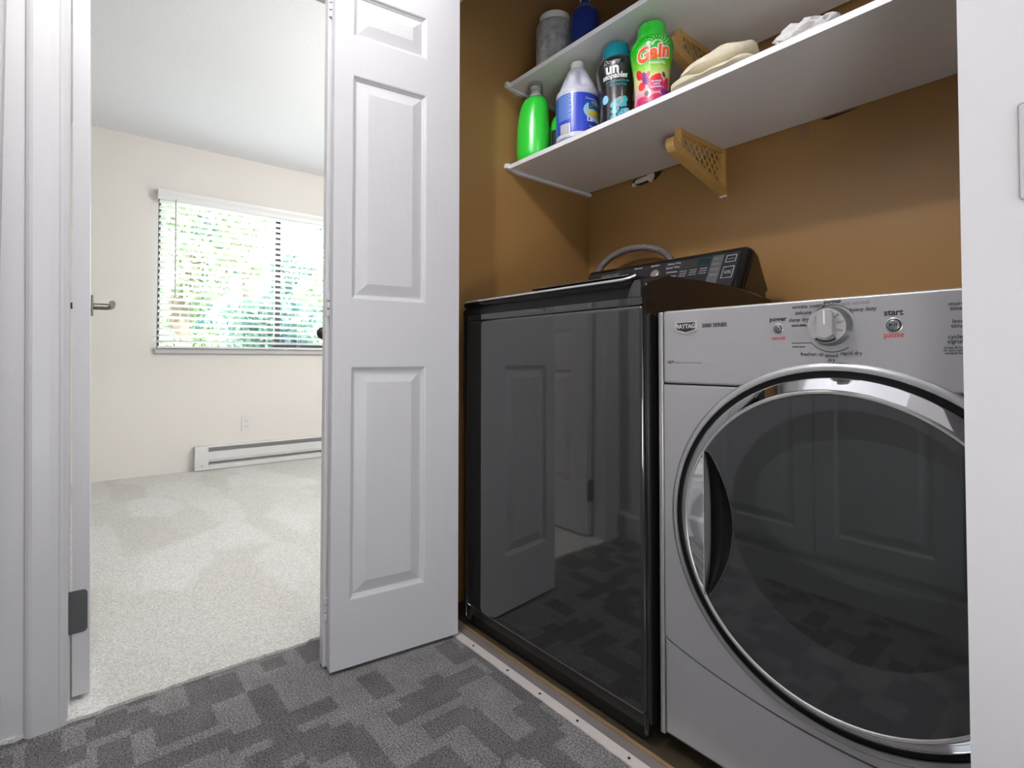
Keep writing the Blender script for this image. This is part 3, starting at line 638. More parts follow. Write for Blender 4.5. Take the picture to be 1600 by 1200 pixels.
# door: silver bevel, black gasket gap, chrome cone, thin lip, smoked glass, window, handle
dc = (DXC, 0, DZC); y = lambda t: dyf - t
bm = bmesh.new(); lathe(bm, [(.318, y(-.002)), (.316, y(.002)), (.309, y(.0055)), (.3035, y(.005)), (.302, y(-.001))], 128, 'y', dc, cap=False); P.append(bm_obj('door_surround', bm, M['silver2'], smooth=True))
bm = bmesh.new(); lathe(bm, [(.3022, y(.003)), (.3022, y(.0005)), (.284, y(.0005)), (.284, y(.004))], 128, 'y', dc, cap=False); P.append(bm_obj('door_gasket', bm, M['pocket'], smooth=True))
door = empty('door', (DXC, dyf, DZC)); P.append(door); DP = []
bm = bmesh.new(); lathe(bm, [(.286, y(.001)), (.2905, y(.004)), (.2915, y(.007)), (.2900, y(.0085)), (.2725, y(.024)), (.2705, y(.0265))], 160, 'y', dc, cap=False); DP.append(bm_obj('chrome_ring', bm, M['chrome'], smooth=True))
bm = bmesh.new(); lathe(bm, [(.2710, y(.026)), (.2690, y(.0290)), (.2655, y(.0285)), (.2640, y(.0255))], 160, 'y', dc, cap=False); DP.append(bm_obj('ring_lip', bm, M['satin'], smooth=True))
# glass disc with the handle cut: polar grid, pocket dents inward
R0 = .2645; chx = -.224
def pocket(x, z):  # returns signed presence of pocket
    # boundary arc from (chx, +-.150) bulging to x=-.168
    zz = min(1, abs(z) / .152); return chx + (.058) * (1 - zz ** 2)
bm = bmesh.new(); nx, nz = 120, 120
def gy(x, z): r2 = (x * x + z * z) / R0 ** 2; return -.0262 - .0025 * (1 - r2)      # convex towards the viewer
# disc right of the chord / pocket curve
rows = []
for j in range(nz + 1):
    z = -R0 + 2 * R0 * j / nz; z = max(-R0 + 1e-5, min(R0 - 1e-5, z)); h = math.sqrt(max(R0 * R0 - z * z, 1e-9))
    xl = max(-h, pocket(0, z) if abs(z) < .1405 + .0 else -h); rows.append([bm.verts.new((DXC + xl + (h - xl) * i / nx, dyf + gy(xl + (h - xl) * i / nx, z), DZC + z)) for i in range(nx + 1)])
for a, b in zip(rows, rows[1:]):
    for i in range(nx): bm.faces.new((a[i], a[i + 1], b[i + 1], b[i]))
bmesh.ops.remove_doubles(bm, verts=bm.verts[:], dist=1e-6)
DP.append(bm_obj('door_glass', bm, M['glassring'], smooth=True))
# pocket bowl
bm = bmesh.new(); rows = []
for j in range(41):
    z = -.1405 + .281 * j / 40; xr = pocket(0, z); row = []
    for i in range(17):
        t = i / 16; x = chx + (xr - chx) * t; q = 1 - (abs(z) / .1405) ** 3
        row.append(bm.verts.new((DXC + x, dyf + gy(x, z) + .021 * q * (math.sin(PI * min(1, (1 - t) * 1.6) / 2)), DZC + z)))
    rows.append(row)
for a, b in zip(rows, rows[1:]):
    for i in range(16): bm.faces.new((a[i], a[i + 1], b[i + 1], b[i]))
DP.append(bm_obj('handle_pocket', bm, M['pocket'], smooth=True))
bm = bmesh.new(); tube(bm, [(DXC + pocket(0, z_), dyf + gy(pocket(0, z_), z_) - .0002, DZC + z_) for z_ in [-.139 + .278 * i / 40 for i in range(41)]], .0017, 8); DP.append(bm_obj('pocket_rim', bm, M['glassring'], smooth=True))
# chrome crescent handle plate left of the chord
bm = bmesh.new(); rows = []
for j in range(33):
    z = -.1405 + .281 * j / 32; h = math.sqrt(R0 ** 2 - z * z); rows.append([bm.verts.new((DXC - h + (h + chx) * i / 6, dyf - .0275 - .0040 * i / 6, DZC + z)) for i in range(7)])
for a, b in zip(rows, rows[1:]):
    for i in range(6): bm.faces.new((a[i], a[i + 1], b[i + 1], b[i]))
DP.append(bm_obj('handle', bm, M['chrome'], smooth=True)); tag(DP[-1], 'chrome crescent handle')
bm = bmesh.new(); box(bm, DXC + chx - .0015, DXC + chx + .0008, dyf - .0330, dyf - .0300, DZC - .141, DZC + .141, .0006); DP.append(bm_obj('handle_edge', bm, M['satin'], smooth=True))
# dark inner band and the see-through window, slightly proud convex discs
M['glasssee'] = mat('smoked_see_through_window', srgb(36, 41, 40), 0.04, spec=.8, coat=0.8, var=(4, .05))
def disc(name, m, cx_, cz_, rx, rz, lift):
    bm = bmesh.new(); c = bm.verts.new((DXC + cx_, dyf + gy(cx_, cz_) - lift, DZC + cz_)); prev = None
    for k in range(1, 11):
        f_ = k / 10; ring = []
        for i in range(96):
            t = 2 * PI * i / 96; x = cx_ + rx * f_ * math.cos(t); z = cz_ + rz * f_ * math.sin(t); ring.append(bm.verts.new((DXC + x, dyf + gy(x, z) - lift, DZC + z)))
        for i in range(96):
            if prev: bm.faces.new((prev[i], prev[(i + 1) % 96], ring[(i + 1) % 96], ring[i]))
            else: bm.faces.new((c, ring[i], ring[(i + 1) % 96]))
        prev = ring
    DP.append(bm_obj(name, bm, m, smooth=True))
disc('window_band', M['glasswin'], .030, .040, .200, .200, .0004); disc('door_window', M['glasssee'], .050, .076, .172, .118, .0008)
for k in DP: k.parent = door; k.matrix_parent_inverse = Matrix.Translation(door.location).inverted()
# badge
def badge(s, y0, y1, m, name):
    cx_, cz_ = -.6225, .9195; hw, hh = .0265 * s, .0105 * s
    bm = bmesh.new(); prism(bm, [(cx_ - hw, cz_ + hh), (cx_ + hw, cz_ + hh), (cx_ + hw, cz_ - hh * .75), (cx_, cz_ - hh * 1.45), (cx_ - hw, cz_ - hh * .75)], 'y', y0, y1)
    bmesh.ops.bevel(bm, geom=bm.edges[:], offset=.0006, segments=2, affect='EDGES'); return bm_obj(name, bm, m, smooth=True)
P.append(badge(1, dyf - .0035, dyf + .001, M['satin'], 'badge')); P.append(badge(.80, dyf - .0042, dyf - .002, M['ink'], 'badge_face'))
def T_(s, size, x, z, m, lift=.0006, **k): P.append(text_front('lettering', s, size, (DXC + x) * .992, dyf - lift, .85 + (z - .85) * .992 - (.0015 if size < .0095 else 0), m, None, **k))
T_('MAYTAG', .0125, -.286, .9165, M['lettersilver'], .0046, bold=.0004, sx=.92)
T_('2000 SERIES', .0105, -.249, .917, M['ink'], align='LEFT', bold=.0003, sx=1.02)
T_('NCT', .0082, -.331, .843, M['ink'], align='LEFT', bold=.0003, shear=.2, sx=.8); T_('Maytag Commercial Technology', .0056, -.316, .8435, M['inkgrey'], align='LEFT', sx=.9)
KX, KZ = -.010, .908
T_('power', .0115, -.095, .9215, M['ink'], bold=.00035); T_('cancel', .0098, -.095, .887, M['inkred'], bold=.0002)
T_('start', .0135, .084, .921, M['ink'], bold=.0004); T_('pause', .0118, .084, .886, M['inkred'], bold=.0002)
T_('normal', .0092, -.004, .9485, M['ink'], bold=.00025); T_('wrinkle control', .0088, -.042, .9435, M['ink'], bold=.0001); T_('eco normal', .0088, .031, .9435, M['inkgrey'])
T_('heavy duty', .0088, .042, .9325, M['ink'], bold=.0001); T_('delicate', .0088, -.051, .9325, M['ink'], bold=.0001); T_('damp dry', .0088, -.0585, .9205, M['ink'], bold=.0001)
T_('sensor sense', .0045, -.059, .9125, M['ink'], bold=.0001); T_('timed sense', .0045, -.059, .8735, M['ink'], bold=.0001)
T_('freshen up', .0088, -.037, .8585, M['ink'], bold=.0001); T_('timed\ndry', .0088, -.006, .8555, M['ink'], bold=.0001); T_('rapid dry', .0088, .024, .8595, M['ink'], bold=.0001)
for s, x, z, z_ in (('more\ntime', .162, .932, .0085), ('less\ntime', .163, .906, .0085), ('cycle\nsignal', .160, .883, .0085), ('press & hold\nto turn on/off\ncontrol lock', .160, .868, .005)): T_(s, z_, x, z, M['ink'], bold=.0001)
def curve_line(pts, w_=.0006):
    bm = bmesh.new(); V_ = []
    for i, p in enumerate(pts):
        a = Vector(pts[max(0, i - 1)]); b = Vector(pts[min(len(pts) - 1, i + 1)]); d = (b - a).normalized(); nn = Vector((-d.y, d.x)) * w_
        V_.append((bm.verts.new(((DXC + p[0]) * .992 + nn.x, dyf - .0005, p[1] - .0005 + nn.y)), bm.verts.new(((DXC + p[0]) * .992 - nn.x, dyf - .0005, p[1] - .0005 - nn.y))))
    for a, b in zip(V_, V_[1:]): bm.faces.new((a[0], b[0], b[1], a[1]))
    P.append(bm_obj('dial_line', bm, M['ink']))
kc = (-.004, .906)
arc = lambda a0, a1, r, n_=24: [(kc[0] + r * math.cos(math.radians(a0 + (a1 - a0) * i / n_)), kc[1] + r * math.sin(math.radians(a0 + (a1 - a0) * i / n_))) for i in range(n_ + 1)]
curve_line([(-.071, .9105), (-.043, .9105)] + arc(170, 34, .0380)); curve_line([(-.071, .880), (-.037, .880)] + arc(222, 305, .0425))
# knob
kp = tag(empty('knob', (DXC - .004, dyf, .907)), 'large silver cycle selector knob'); P.append(kp); KP = []
kcx = (DXC - .004, 0, .907)
bm = bmesh.new(); lathe(bm, [(.0338, y(-.001)), (.0338, y(.004)), (.0325, y(.006)), (.0295, y(.018))], 64, 'y', kcx, cap=False); KP.append(bm_obj('knob_skirt', bm, M['knobside'], smooth=True))
bm = bmesh.new(); lathe(bm, [(.0296, y(.017)), (.0292, y(.0205)), (.0270, y(.0215)), (.0210, y(.0205)), (.0205, y(.0205))], 64, 'y', kcx); KP.append(bm_obj('knob_face', bm, M['knob'], smooth=True))
bm = bmesh.new(); pl = [(-.0125, .020), (-.0125, -.014)] + [(-.0125 + .025 * i / 8, -.014 - .008 * math.sin(PI * i / 8)) for i in range(1, 8)] + [(.0125, -.014), (.0125, .020), (.0075, .0265), (0, .0285), (-.0075, .0265)]
prism(bm, [(kcx[0] + a, .907 + b) for a, b in pl], 'y', y(.0285), y(.019)); bmesh.ops.bevel(bm, geom=bm.edges[:], offset=.0009, segments=2, affect='EDGES'); KP.append(bm_obj('knob_grip', bm, M['knob'], smooth=True))
bm = bmesh.new(); box(bm, kcx[0] - .0012, kcx[0] + .0012, y(.0292), y(.0280), .909, .9335, .0004); KP.append(bm_obj('pointer', bm, M['plasticw']))
bm = bmesh.new()
for a in (-55, -20, 15, 45): 
    t = math.radians(a); c_, s_ = math.cos(t), math.sin(t); 
    q = [(r_ * c_ - o_ * s_, r_ * s_ + o_ * c_) for r_, o_ in ((.0175, -.0004), (.0275, -.0004), (.0275, .0004), (.0175, .0004))]
    prism(bm, [(kcx[0] + a_, .907 + b_) for a_, b_ in q], 'y', y(.0221), y(.020))
KP.append(bm_obj('knob_groove', bm, M['knobside']))
bm = bmesh.new(); q = [(.0245 * math.cos(math.radians(a)), .0245 * math.sin(math.radians(a))) for a in range(232, 312, 8)] + [(.0280 * math.cos(math.radians(a)), .0280 * math.sin(math.radians(a))) for a in range(304, 224, -8)]
prism(bm, [(kcx[0] + a_, .907 + b_) for a_, b_ in q], 'y', y(.0222), y(.020)); KP.append(bm_obj('knob_notch', bm, M['ink']))
for k in KP: k.parent = kp; k.matrix_parent_inverse = Matrix.Translation(kp.location).inverted()
def button(x, z, r):
    b = empty('button', (DXC + x, dyf, z)); Q = []; c_ = (DXC + x, 0, z)
    bm = bmesh.new(); lathe(bm, [(r, y(0)), (r, y(.0010)), (r * .90, y(.0016)), (r * .82, y(.0003))], 40, 'y', c_, cap=False); Q.append(bm_obj('button_bezel', bm, M['satin2'], smooth=True))
    bm = bmesh.new(); lathe(bm, [(r * .86, y(.0002)), (r * .70, y(.0002))], 40, 'y', c_, cap=False); Q.append(bm_obj('button_gap', bm, M['ink']))
    bm = bmesh.new(); lathe(bm, [(r * .74, y(0)), (r * .72, y(.0035)), (r * .60, y(.0045)), (r * .2, y(.0049))], 40, 'y', c_); Q.append(bm_obj('button_cap', bm, M['knobside'], smooth=True))
    for k in Q: k.parent = b; k.matrix_parent_inverse = Matrix.Translation(b.location).inverted()
    P.append(b); return b
b1 = button(-.0915, .9065, .0092); b2 = button(.0865, .9045, .0118)
bm = bmesh.new(); yy = y(.0053)
def strokes(bm, pts, w_):
    for a, b in zip(pts, pts[1:]):
        a, b = Vector(a), Vector(b); d = (b - a).normalized(); nn = Vector((-d.y, d.x)) * w_ / 2
        bm.faces.new([bm.verts.new((q.x, yy, q.y)) for q in (a + nn, b + nn, b - nn, a - nn)])
cx_ = DXC - .0915; strokes(bm, [(cx_ + .0028 * math.cos(math.radians(t)), .9066 + .0028 * math.sin(math.radians(t))) for t in range(125, 416, 20)], .0008); strokes(bm, [(cx_, .9070), (cx_, .9108)], .0008)
o = bm_obj('power_symbol', bm, M['ink']); o.parent = b1; o.matrix_parent_inverse = Matrix.Translation(b1.location).inverted()
bm = bmesh.new(); cx_ = DXC + .0865
bm.faces.new([bm.verts.new((cx_ + a, yy, .905 + b)) for a, b in ((-.0052, .003), (-.0052, -.003), (-.0004, 0))]); strokes(bm, [(cx_ + .0020, .902), (cx_ + .0020, .908)], .0011); strokes(bm, [(cx_ + .0044, .902), (cx_ + .0044, .908)], .0011)
o = bm_obj('play_pause_symbol', bm, M['ink']); o.parent = b2; o.matrix_parent_inverse = Matrix.Translation(b2.location).inverted()
for sx in (dx0 + .05, dx1 - .05):
    for sy in (1.06, 1.62):
        bm = bmesh.new(); lathe(bm, [(.02, .006), (.02, .016), (.012, .02), (.012, .037)], 16, 'z', (sx, sy, 0)); P.append(bm_obj('foot', bm, M['blackm'], smooth=True))
adopt(dr, *P)

# ================================================================ SHELVES AND BRACKETS
def shelf(z0, z1, label):
    s = tag(empty('shelf', (-.6, 1.475, z0)), label, 'shelf'); Q = []
    Q.append(bx('board', M['shelf'], XC + .004, .34, 1.2515, YC - .012, z0, z1, .0006)); Q.append(bx('edge_band', M['shelf_edge'], XC + .004, .34, 1.2495, 1.2517, z0, z1, .0003))
    bm = bmesh.new(); prism(bm, [(1.236, z0 + .018), (1.246, z0 + .018), (1.250, z1 + .006), (1.250, z0), (YC - .002, z0 - .004), (YC - .002, z0 - .016), (1.30, z0 - .010), (1.236, z0 + .002)], 'x', XC + .0005, XC + .016)
    Q.append(bm_obj('wall_cleat', bm, M['shelf_edge'])); adopt(s, *Q)
shelf(1.570, 1.586, 'lower white closet shelf above the washer, carrying the bottles')
shelf(1.882, 1.898, 'upper white closet shelf running above the bottles')
def bracket(x, dz, label):
    b = tag(empty('shelf_bracket', (x, 1.55, 1.49 + dz)), label, 'shelf bracket'); Q = []; h = .011
    bm = bmesh.new(); box(bm, x - h, x + h, 1.432, 1.446, 1.518 + dz, 1.5695 + dz, .001); Q.append(bm_obj('front_block', bm, M['woodb'], smooth=True))
    bm = bmesh.new(); prism(bm, [(1.398, 1.488 + dz), (1.388, 1.500 + dz), (1.384, 1.515 + dz), (1.390, 1.530 + dz), (1.404, 1.528 + dz), (1.450, 1.507 + dz), (1.706, 1.431 + dz), (1.706, 1.414 + dz)], 'x', x - h * 1.3, x + h * 1.3)
    bmesh.ops.bevel(bm, geom=bm.edges[:], offset=.001, segments=1, affect='EDGES'); Q.append(bm_obj('lower_rail', bm, M['woodb'], smooth=True))
    bm = bmesh.new(); box(bm, x - h, x + h, 1.694, 1.7085, 1.416 + dz, 1.5695 + dz, .001); Q.append(bm_obj('wall_rail', bm, M['woodb'], smooth=True))
    bm = bmesh.new(); prism(bm, [(1.446, 1.5695 + dz), (1.446, 1.556 + dz), (1.50, 1.553 + dz), (1.60, 1.553 + dz), (1.694, 1.556 + dz), (1.694, 1.5695 + dz)], 'x', x - h * .6, x + h * .6); Q.append(bm_obj('top_rail', bm, M['woodb']))
    # diagonal lattice strips clipped to the field
    def lo(yy_): return 1.507 + dz + (yy_ - 1.45) * (1.431 - 1.507) / (1.706 - 1.45)
    for s_, off in ((1, -.0012), (-1, .0012)):
        k = -.30
        while k < .40:
            # line z = 1.49+dz + s*(y-1.57)*1.0 + k ; clip by sampling
            ys = [1.446 + .248 * i / 60 for i in range(61)]; ins = [q for q in ys if lo(q) - .004 <= 1.49 + dz + s_ * (q - 1.57) * 1.15 + k <= 1.557 + dz]
            if len(ins) > 3:
                y0_, y1_ = ins[0], ins[-1]; f_ = lambda q: 1.49 + dz + s_ * (q - 1.57) * 1.15 + k
                bm = bmesh.new(); prism(bm, [(y0_, f_(y0_) - .0050), (y1_, f_(y1_) - .0050), (y1_, f_(y1_) + .0050), (y0_, f_(y0_) + .0050)], 'x', x + off - .0012, x + off + .0012); Q.append(bm_obj('lattice_strip', bm, M['woodb']))
            k += .036
    bm = bmesh.new(); box(bm, x - .012, x + .012, 1.700, 1.7095, 1.407 + dz, 1.4135 + dz); Q.append(tag(bm_obj('end_tab', bm, M['plasticw']), 'white metal end tab'))
    adopt(b, *Q)
bracket(-.925, 0, 'golden wooden lattice bracket under the lower shelf')
bracket(-.925, .312, 'golden wooden lattice bracket under the upper shelf, above the folded towel')

# ================================================================ BOTTLES
ZS = 1.5862
def prof_fn(prof):
    def R(z):
        for (r0, h0), (r1, h1) in zip(prof, prof[1:]):
            if h0 <= z <= h1 and h1 > h0: return r0 + (r1 - r0) * (z - h0) / (h1 - h0)
        return prof[-1][0] if z > prof[-1][1] else prof[0][0]
    return R
def smoothprof(prof, n=6):
    out = []
    for i in range(len(prof) - 1):
        p0 = prof[max(0, i - 1)]; p1 = prof[i]; p2 = prof[i + 1]; p3 = prof[min(len(prof) - 1, i + 2)]
        for k in range(n):
            t = k / n; out.append(tuple(.5 * (2 * p1[j] + (p2[j] - p0[j]) * t + (2 * p0[j] - 5 * p1[j] + 4 * p2[j] - p3[j]) * t * t + (3 * p1[j] - p0[j] - 3 * p2[j] + p3[j]) * t ** 3) for j in (0, 1)))
    out.append(prof[-1]); return out
def wobj(name, me, m, root): me.name = name; return link(name, me, m, root)
def face_ang(loc): return math.atan2(-loc[1], -loc[0])        # direction from a bottle towards the camera side
# -- green detergent bottle
g = tag(empty('detergent_bottle', (-1.455, 1.300, ZS)), 'plain bright green detergent bottle with clear cap, leftmost on the lower shelf', 'bottle')
pr_ = smoothprof([(.050, 0), (.059, .006), (.063, .03), (.063, .10), (.061, .14), (.057, .18), (.052, .208), (.042, .228), (.022, .242)])
bm = bmesh.new(); lathe(bm, pr_, 48, 'z', sx=1, sy=.82)
for v in bm.verts:       # waist crease of the grip
    z = v.co.z
    if z > .09: v.co.x -= .012 * ((z - .09) / .14) ** 2 * (-1)
bm_obj('body', bm, M['green'], g, smooth=True); g.rotation_euler.z = math.radians(20)
bm = bmesh.new(); lathe(bm, [(.023, .238), (.024, .248), (.019, .251), (.016, .262), (.020, .266), (.019, .277), (.008, .281)], 24, 'z', (.012, 0, 0)); bm_obj('spout', bm, M['plasticw'], g, smooth=True)
bm = bmesh.new(); lathe(bm, [(.029, .240), (.0285, .288), (.026, .291), (.0255, .291), (.0275, .241)], 32, 'z', (.012, 0, 0), cap=False); bm_obj('clear_cap', bm, M['clear'], g, smooth=True)
# -- second green bottle behind it
g = tag(empty('detergent_bottle', (-1.403, 1.408, ZS)), 'green detergent bottle with dark label, half hidden between green bottle and bleach jug', 'bottle')
pr_ = smoothprof([(.044, 0), (.052, .006), (.055, .03), (.055, .12), (.050, .15), (.038, .175), (.024, .19)])
bm = bmesh.new(); lathe(bm, pr_, 40, 'z'); bm_obj('body', bm, M['green'], g, smooth=True); R = prof_fn(pr_)
bm = bmesh.new(); lathe(bm, [(.026, .188), (.030, .192), (.029, .222), (.024, .226)], 28, 'z'); bm_obj('cap', bm, M['dkgreen'], g, smooth=True)
a0 = face_ang((-1.403, 1.408)) + .15
lb = wobj('label', wrap(patchmesh(-.045, .045, .02, .115), R, a0, 0.0001), M['ink'], g)
lab = lambda nm, me, m, push, z0=.0001, a=None: wobj(nm, wrap(me, R, a0 if a is None else a, z0, push), m, lb)
lab('print', blobmesh(-.004, .112, .022, .010, .6), M['yellow'], .0010); lab('print', blobmesh(-.005, .078, .010, .014), M['orange'], .0011); lab('print', blobmesh(-.024, .060, .008, .014, .4), M['purple'], .0010); lab('print', patchmesh(-.045, .045, .028, .036), M['white'], .0010)
# -- bleach jug
bl = (-1.243, 1.318); g = tag(empty('bleach_jug', (*bl, ZS)), 'white bleach jug with blue label and white screw cap on the lower shelf', 'jug')
pr_ = smoothprof([(.060, 0), (.070, .005), (.073, .02), (.073, .150), (.074, .156), (.073, .166), (.062, .195), (.046, .230), (.030, .255), (.0215, .262)])
bm = bmesh.new(); lathe(bm, pr_, 64, 'z')
for v in bm.verts:       # two dents beside the grip
    z = v.co.z
    if .17 < z < .25:
        a = math.atan2(v.co.y, v.co.x); k = math.sin(PI * (z - .17) / .08)
        for c0 in (-1.95, -.55):
            d = math.atan2(math.sin(a - c0), math.cos(a - c0)); s_ = math.exp(-(d / .34) ** 2) * k * .30; v.co.x *= 1 - s_; v.co.y *= 1 - s_
bm_obj('body', bm, M['bleachw'], g, smooth=True); R = prof_fn(pr_)
bm = bmesh.new(); seg = 48; cp2 = [(.0215, .258), (.0245, .260), (.0245, .280), (.022, .284)]
lathe(bm, cp2, seg, 'z')
for v in bm.verts:
    if .26 < v.co.z < .281 and (round(math.atan2(v.co.y, v.co.x) / (2 * PI / seg)) % 2): v.co.x *= .96; v.co.y *= .96
bm_obj('cap', bm, M['plasticw'], g, smooth=True)
a0 = face_ang(bl) + .12
lb = wobj('label', wrap(patchmesh(-.125, .125, .004, .150, 40, 8), R, a0, .0001), M['blue'], g)
def lw(me, m, a, z0, push): return wobj('print', wrap(me, R, a, z0, push), m, lb)
for i in range(15): lw(patchmesh(-.070, -.024 - .006 * ((i * 7) % 3) / 2, .143 - i * .0056, .1448 - i * .0056, 10, 1), M['ltblue'], a0, .0001, .0011)
lw(patchmesh(-.060, -.028, .010, .050, 8, 2), M['white'], a0, .0001, .0012)
for i in range(9): lw(patchmesh(-.058 + i * .0032, -.058 + i * .0032 + (.0008, .0016)[i % 2], .014, .049, 1, 1), M['ink'], a0, .0001, .0016)
lw(blobmesh(.052, .092, .044, .034), M['ltblue'], a0, .0001, .0012)
lw(textmesh('Bleach', .030, align='LEFT', bold=.0008), M['navy'], a0 + .028 / .073, .098, .0020); lw(patchmesh(.022, .10, .077, .091, 10, 1), M['yellow'], a0, .0001, .0018)
lw(textmesh('Lavender', .024, align='LEFT', bold=.0006), M['white'], a0 + .022 / .073, .055, .0020); lw(textmesh('fresh scent', .012, align='LEFT'), M['white'], a0 + .032 / .073, .034, .0016)
lw(textmesh('Concentrated', .010, align='LEFT'), M['white'], a0 + .018 / .073, .128, .0016)
# -- bead bottles: same shape, two sleeves
BP = smoothprof([(.046, 0), (.053, .004), (.055, .02), (.0535, .07), (.057, .12), (.065, .17), (.0675, .195), (.062, .212), (.050, .221)])
CP = [(.050, .219), (.049, .226), (.046, .240), (.044, .262), (.040, .268), (.030, .270)]
def beads(loc, body, cap, label):
    g = tag(empty('scent_bead_bottle', (*loc, ZS)), label, 'bottle', 'scent bead bottles on the lower shelf')
    bm = bmesh.new(); lathe(bm, BP, 64, 'z', sy=.85); bm_obj('body', bm, body, g, smooth=True)
    bm = bmesh.new(); lathe(bm, CP, 48, 'z', sy=.85); bm_obj('cap', bm, cap, g, smooth=True); return g
R = prof_fn(BP)
def bw(g, me, m, a, z0, push): return wobj('print', wrap(me, R, a, z0, push, sy=.85), m, g)
loc = (-1.080, 1.325); g = beads(loc, M['bottleblack'], M['teal'], 'black bottle with teal cap and teal bubbles, between bleach jug and green bottle'); a0 = -1.14
bw(g, textmesh('Downy', .019, bold=.0002, shear=.25), M['lettergrey'], a0 - .05, .188, .0010); bw(g, textmesh('un', .044, bold=.0016), M['white'], a0 - .02, .158, .0012); bw(g, textmesh('stopables', .022, bold=.0006, shear=.15), M['white'], a0 + .10, .143, .0012)
bw(g, textmesh('in-wash scent booster', .009, bold=.0001), M['tealp'], a0 + .30, .131, .0010); bw(g, textmesh('fresh  long lasting', .008), M['tealp'], a0 + .28, .121, .0010)
for k in range(26):
    u, v_ = random.gauss(.018, .018), random.uniform(.018, .085); r_ = random.uniform(.003, .011); bw(g, blobmesh(u, v_, r_, r_ * random.uniform(.7, 1.4), random.random() * 3), random.choice([M['tealp'], M['tealp'], M['ltblue'], M['teal'], M['lettergrey']]), a0 + .1, .0001, .0010 + k * .00003)
loc = (-.944, 1.325); g = beads(loc, M['sleeve'], M['green'], 'green and pink bottle with orange lettering, rightmost bottle on the lower shelf'); a0 = -.98
for i in range(28):
    t = PI * (i + .5) / 28 - .1; d0, d1_ = .012, .030 + .006 * (i % 3); me = patchmesh(0, 1, 0, 1, 1, 1)
    q = [(d0, -.0004), (d1_, -.0004), (d0, .0004), (d1_, .0004)]
    for v, (a_, b_) in zip(me.vertices, q): v.co = Vector((a_ * math.cos(t) - b_ * math.sin(t), a_ * math.sin(t) + b_ * math.cos(t), 0))
    bw(g, me, M['white'], a0 + .22, .178, .0009)
def gain(m, bold, push): 
    me = textmesh('Gain', .054, bold=bold, sx=.98)
    for v in me.vertices: v.co.y += v.co.x * .10
    bw(g, me, m, a0 + .05, .143, push)
gain(M['white'], .0048, .0016); gain(M['orange'], .0018, .0026)
bw(g, textmesh('Fireworks', .0125, bold=.0002), M['white'], a0 + .25, .127, .0014)
for u, v_, ru, rv, rt, mm in ((-.040, .108, .009, .016, .3, 'red'), (-.024, .092, .009, .020, .3, 'purple'), (-.016, .100, .005, .010, -.3, 'magenta'), (-.034, .072, .010, .012, 0, 'red'), (.004, .072, .022, .024, 0, 'magenta'), (.002, .088, .018, .008, .5, 'red'), (.006, .068, .015, .014, 0, 'purple'), (.034, .070, .009, .020, -.2, 'magenta'), (.030, .046, .014, .012, 0, 'purple'), (-.020, .046, .006, .008, 0, 'hinge'), (.026, .096, .005, .009, .4, 'hinge'), (-.034, .030, .016, .010, 0, 'magenta'), (0, .030, .020, .010, .3, 'magenta'), (.030, .026, .016, .008, 0, 'purple'), (-.012, .016, .022, .006, 0, 'purple')):
    bw(g, blobmesh(u, v_, ru, rv, rt), M[mm], a0 + .1, .0001, .0010 + random.random() * .0008)
bw(g, textmesh('in-wash\nscent\nbooster', .010, bold=.0002), M['white'], a0 + .22, .075, .0022)

# -- items on the upper shelf
ZU = 1.8982
g = tag(empty('bead_jar', (-1.372, 1.335, ZU)), 'clear lidded jar with mottled grey contents on the upper shelf', 'jar')
bm = bmesh.new(); lathe(bm, smoothprof([(.062, 0), (.068, .004), (.069, .02), (.069, .15), (.062, .168), (.050, .176)]), 40, 'z'); M['mottle'] = mat('mottled_contents', srgb(180, 180, 180), .5, bump=(60, .6, .004), var=(45, .85)); bm_obj('contents', bm, M['mottle'], g, smooth=True)
bm = bmesh.new(); lathe(bm, smoothprof([(.0635, 0), (.0700, .004), (.0712, .02), (.0712, .152), (.064, .170), (.052, .178)]), 40, 'z', cap=False); bm_obj('jar_wall', bm, M['clear'], g, smooth=True)
bm = bmesh.new(); lathe(bm, [(.054, .177), (.056, .180), (.056, .200), (.052, .203)], 40, 'z'); bm_obj('lid', bm, M['plasticw'], g, smooth=True)
g = tag(empty('spray_bottle', (-1.232, 1.345, ZU)), 'blue bottle standing right of the clear jar on the upper shelf', 'bottle')
bm = bmesh.new(); lathe(bm, smoothprof([(.042, 0), (.048, .004), (.049, .02), (.049, .13), (.040, .16), (.020, .18), (.014, .20)]), 36, 'z'); bm_obj('body', bm, M['navy'], g, smooth=True)
bm = bmesh.new(); lathe(bm, [(.017, .198), (.018, .202), (.018, .225), (.014, .228)], 24, 'z'); bm_obj('cap', bm, M['plasticw'], g, smooth=True)

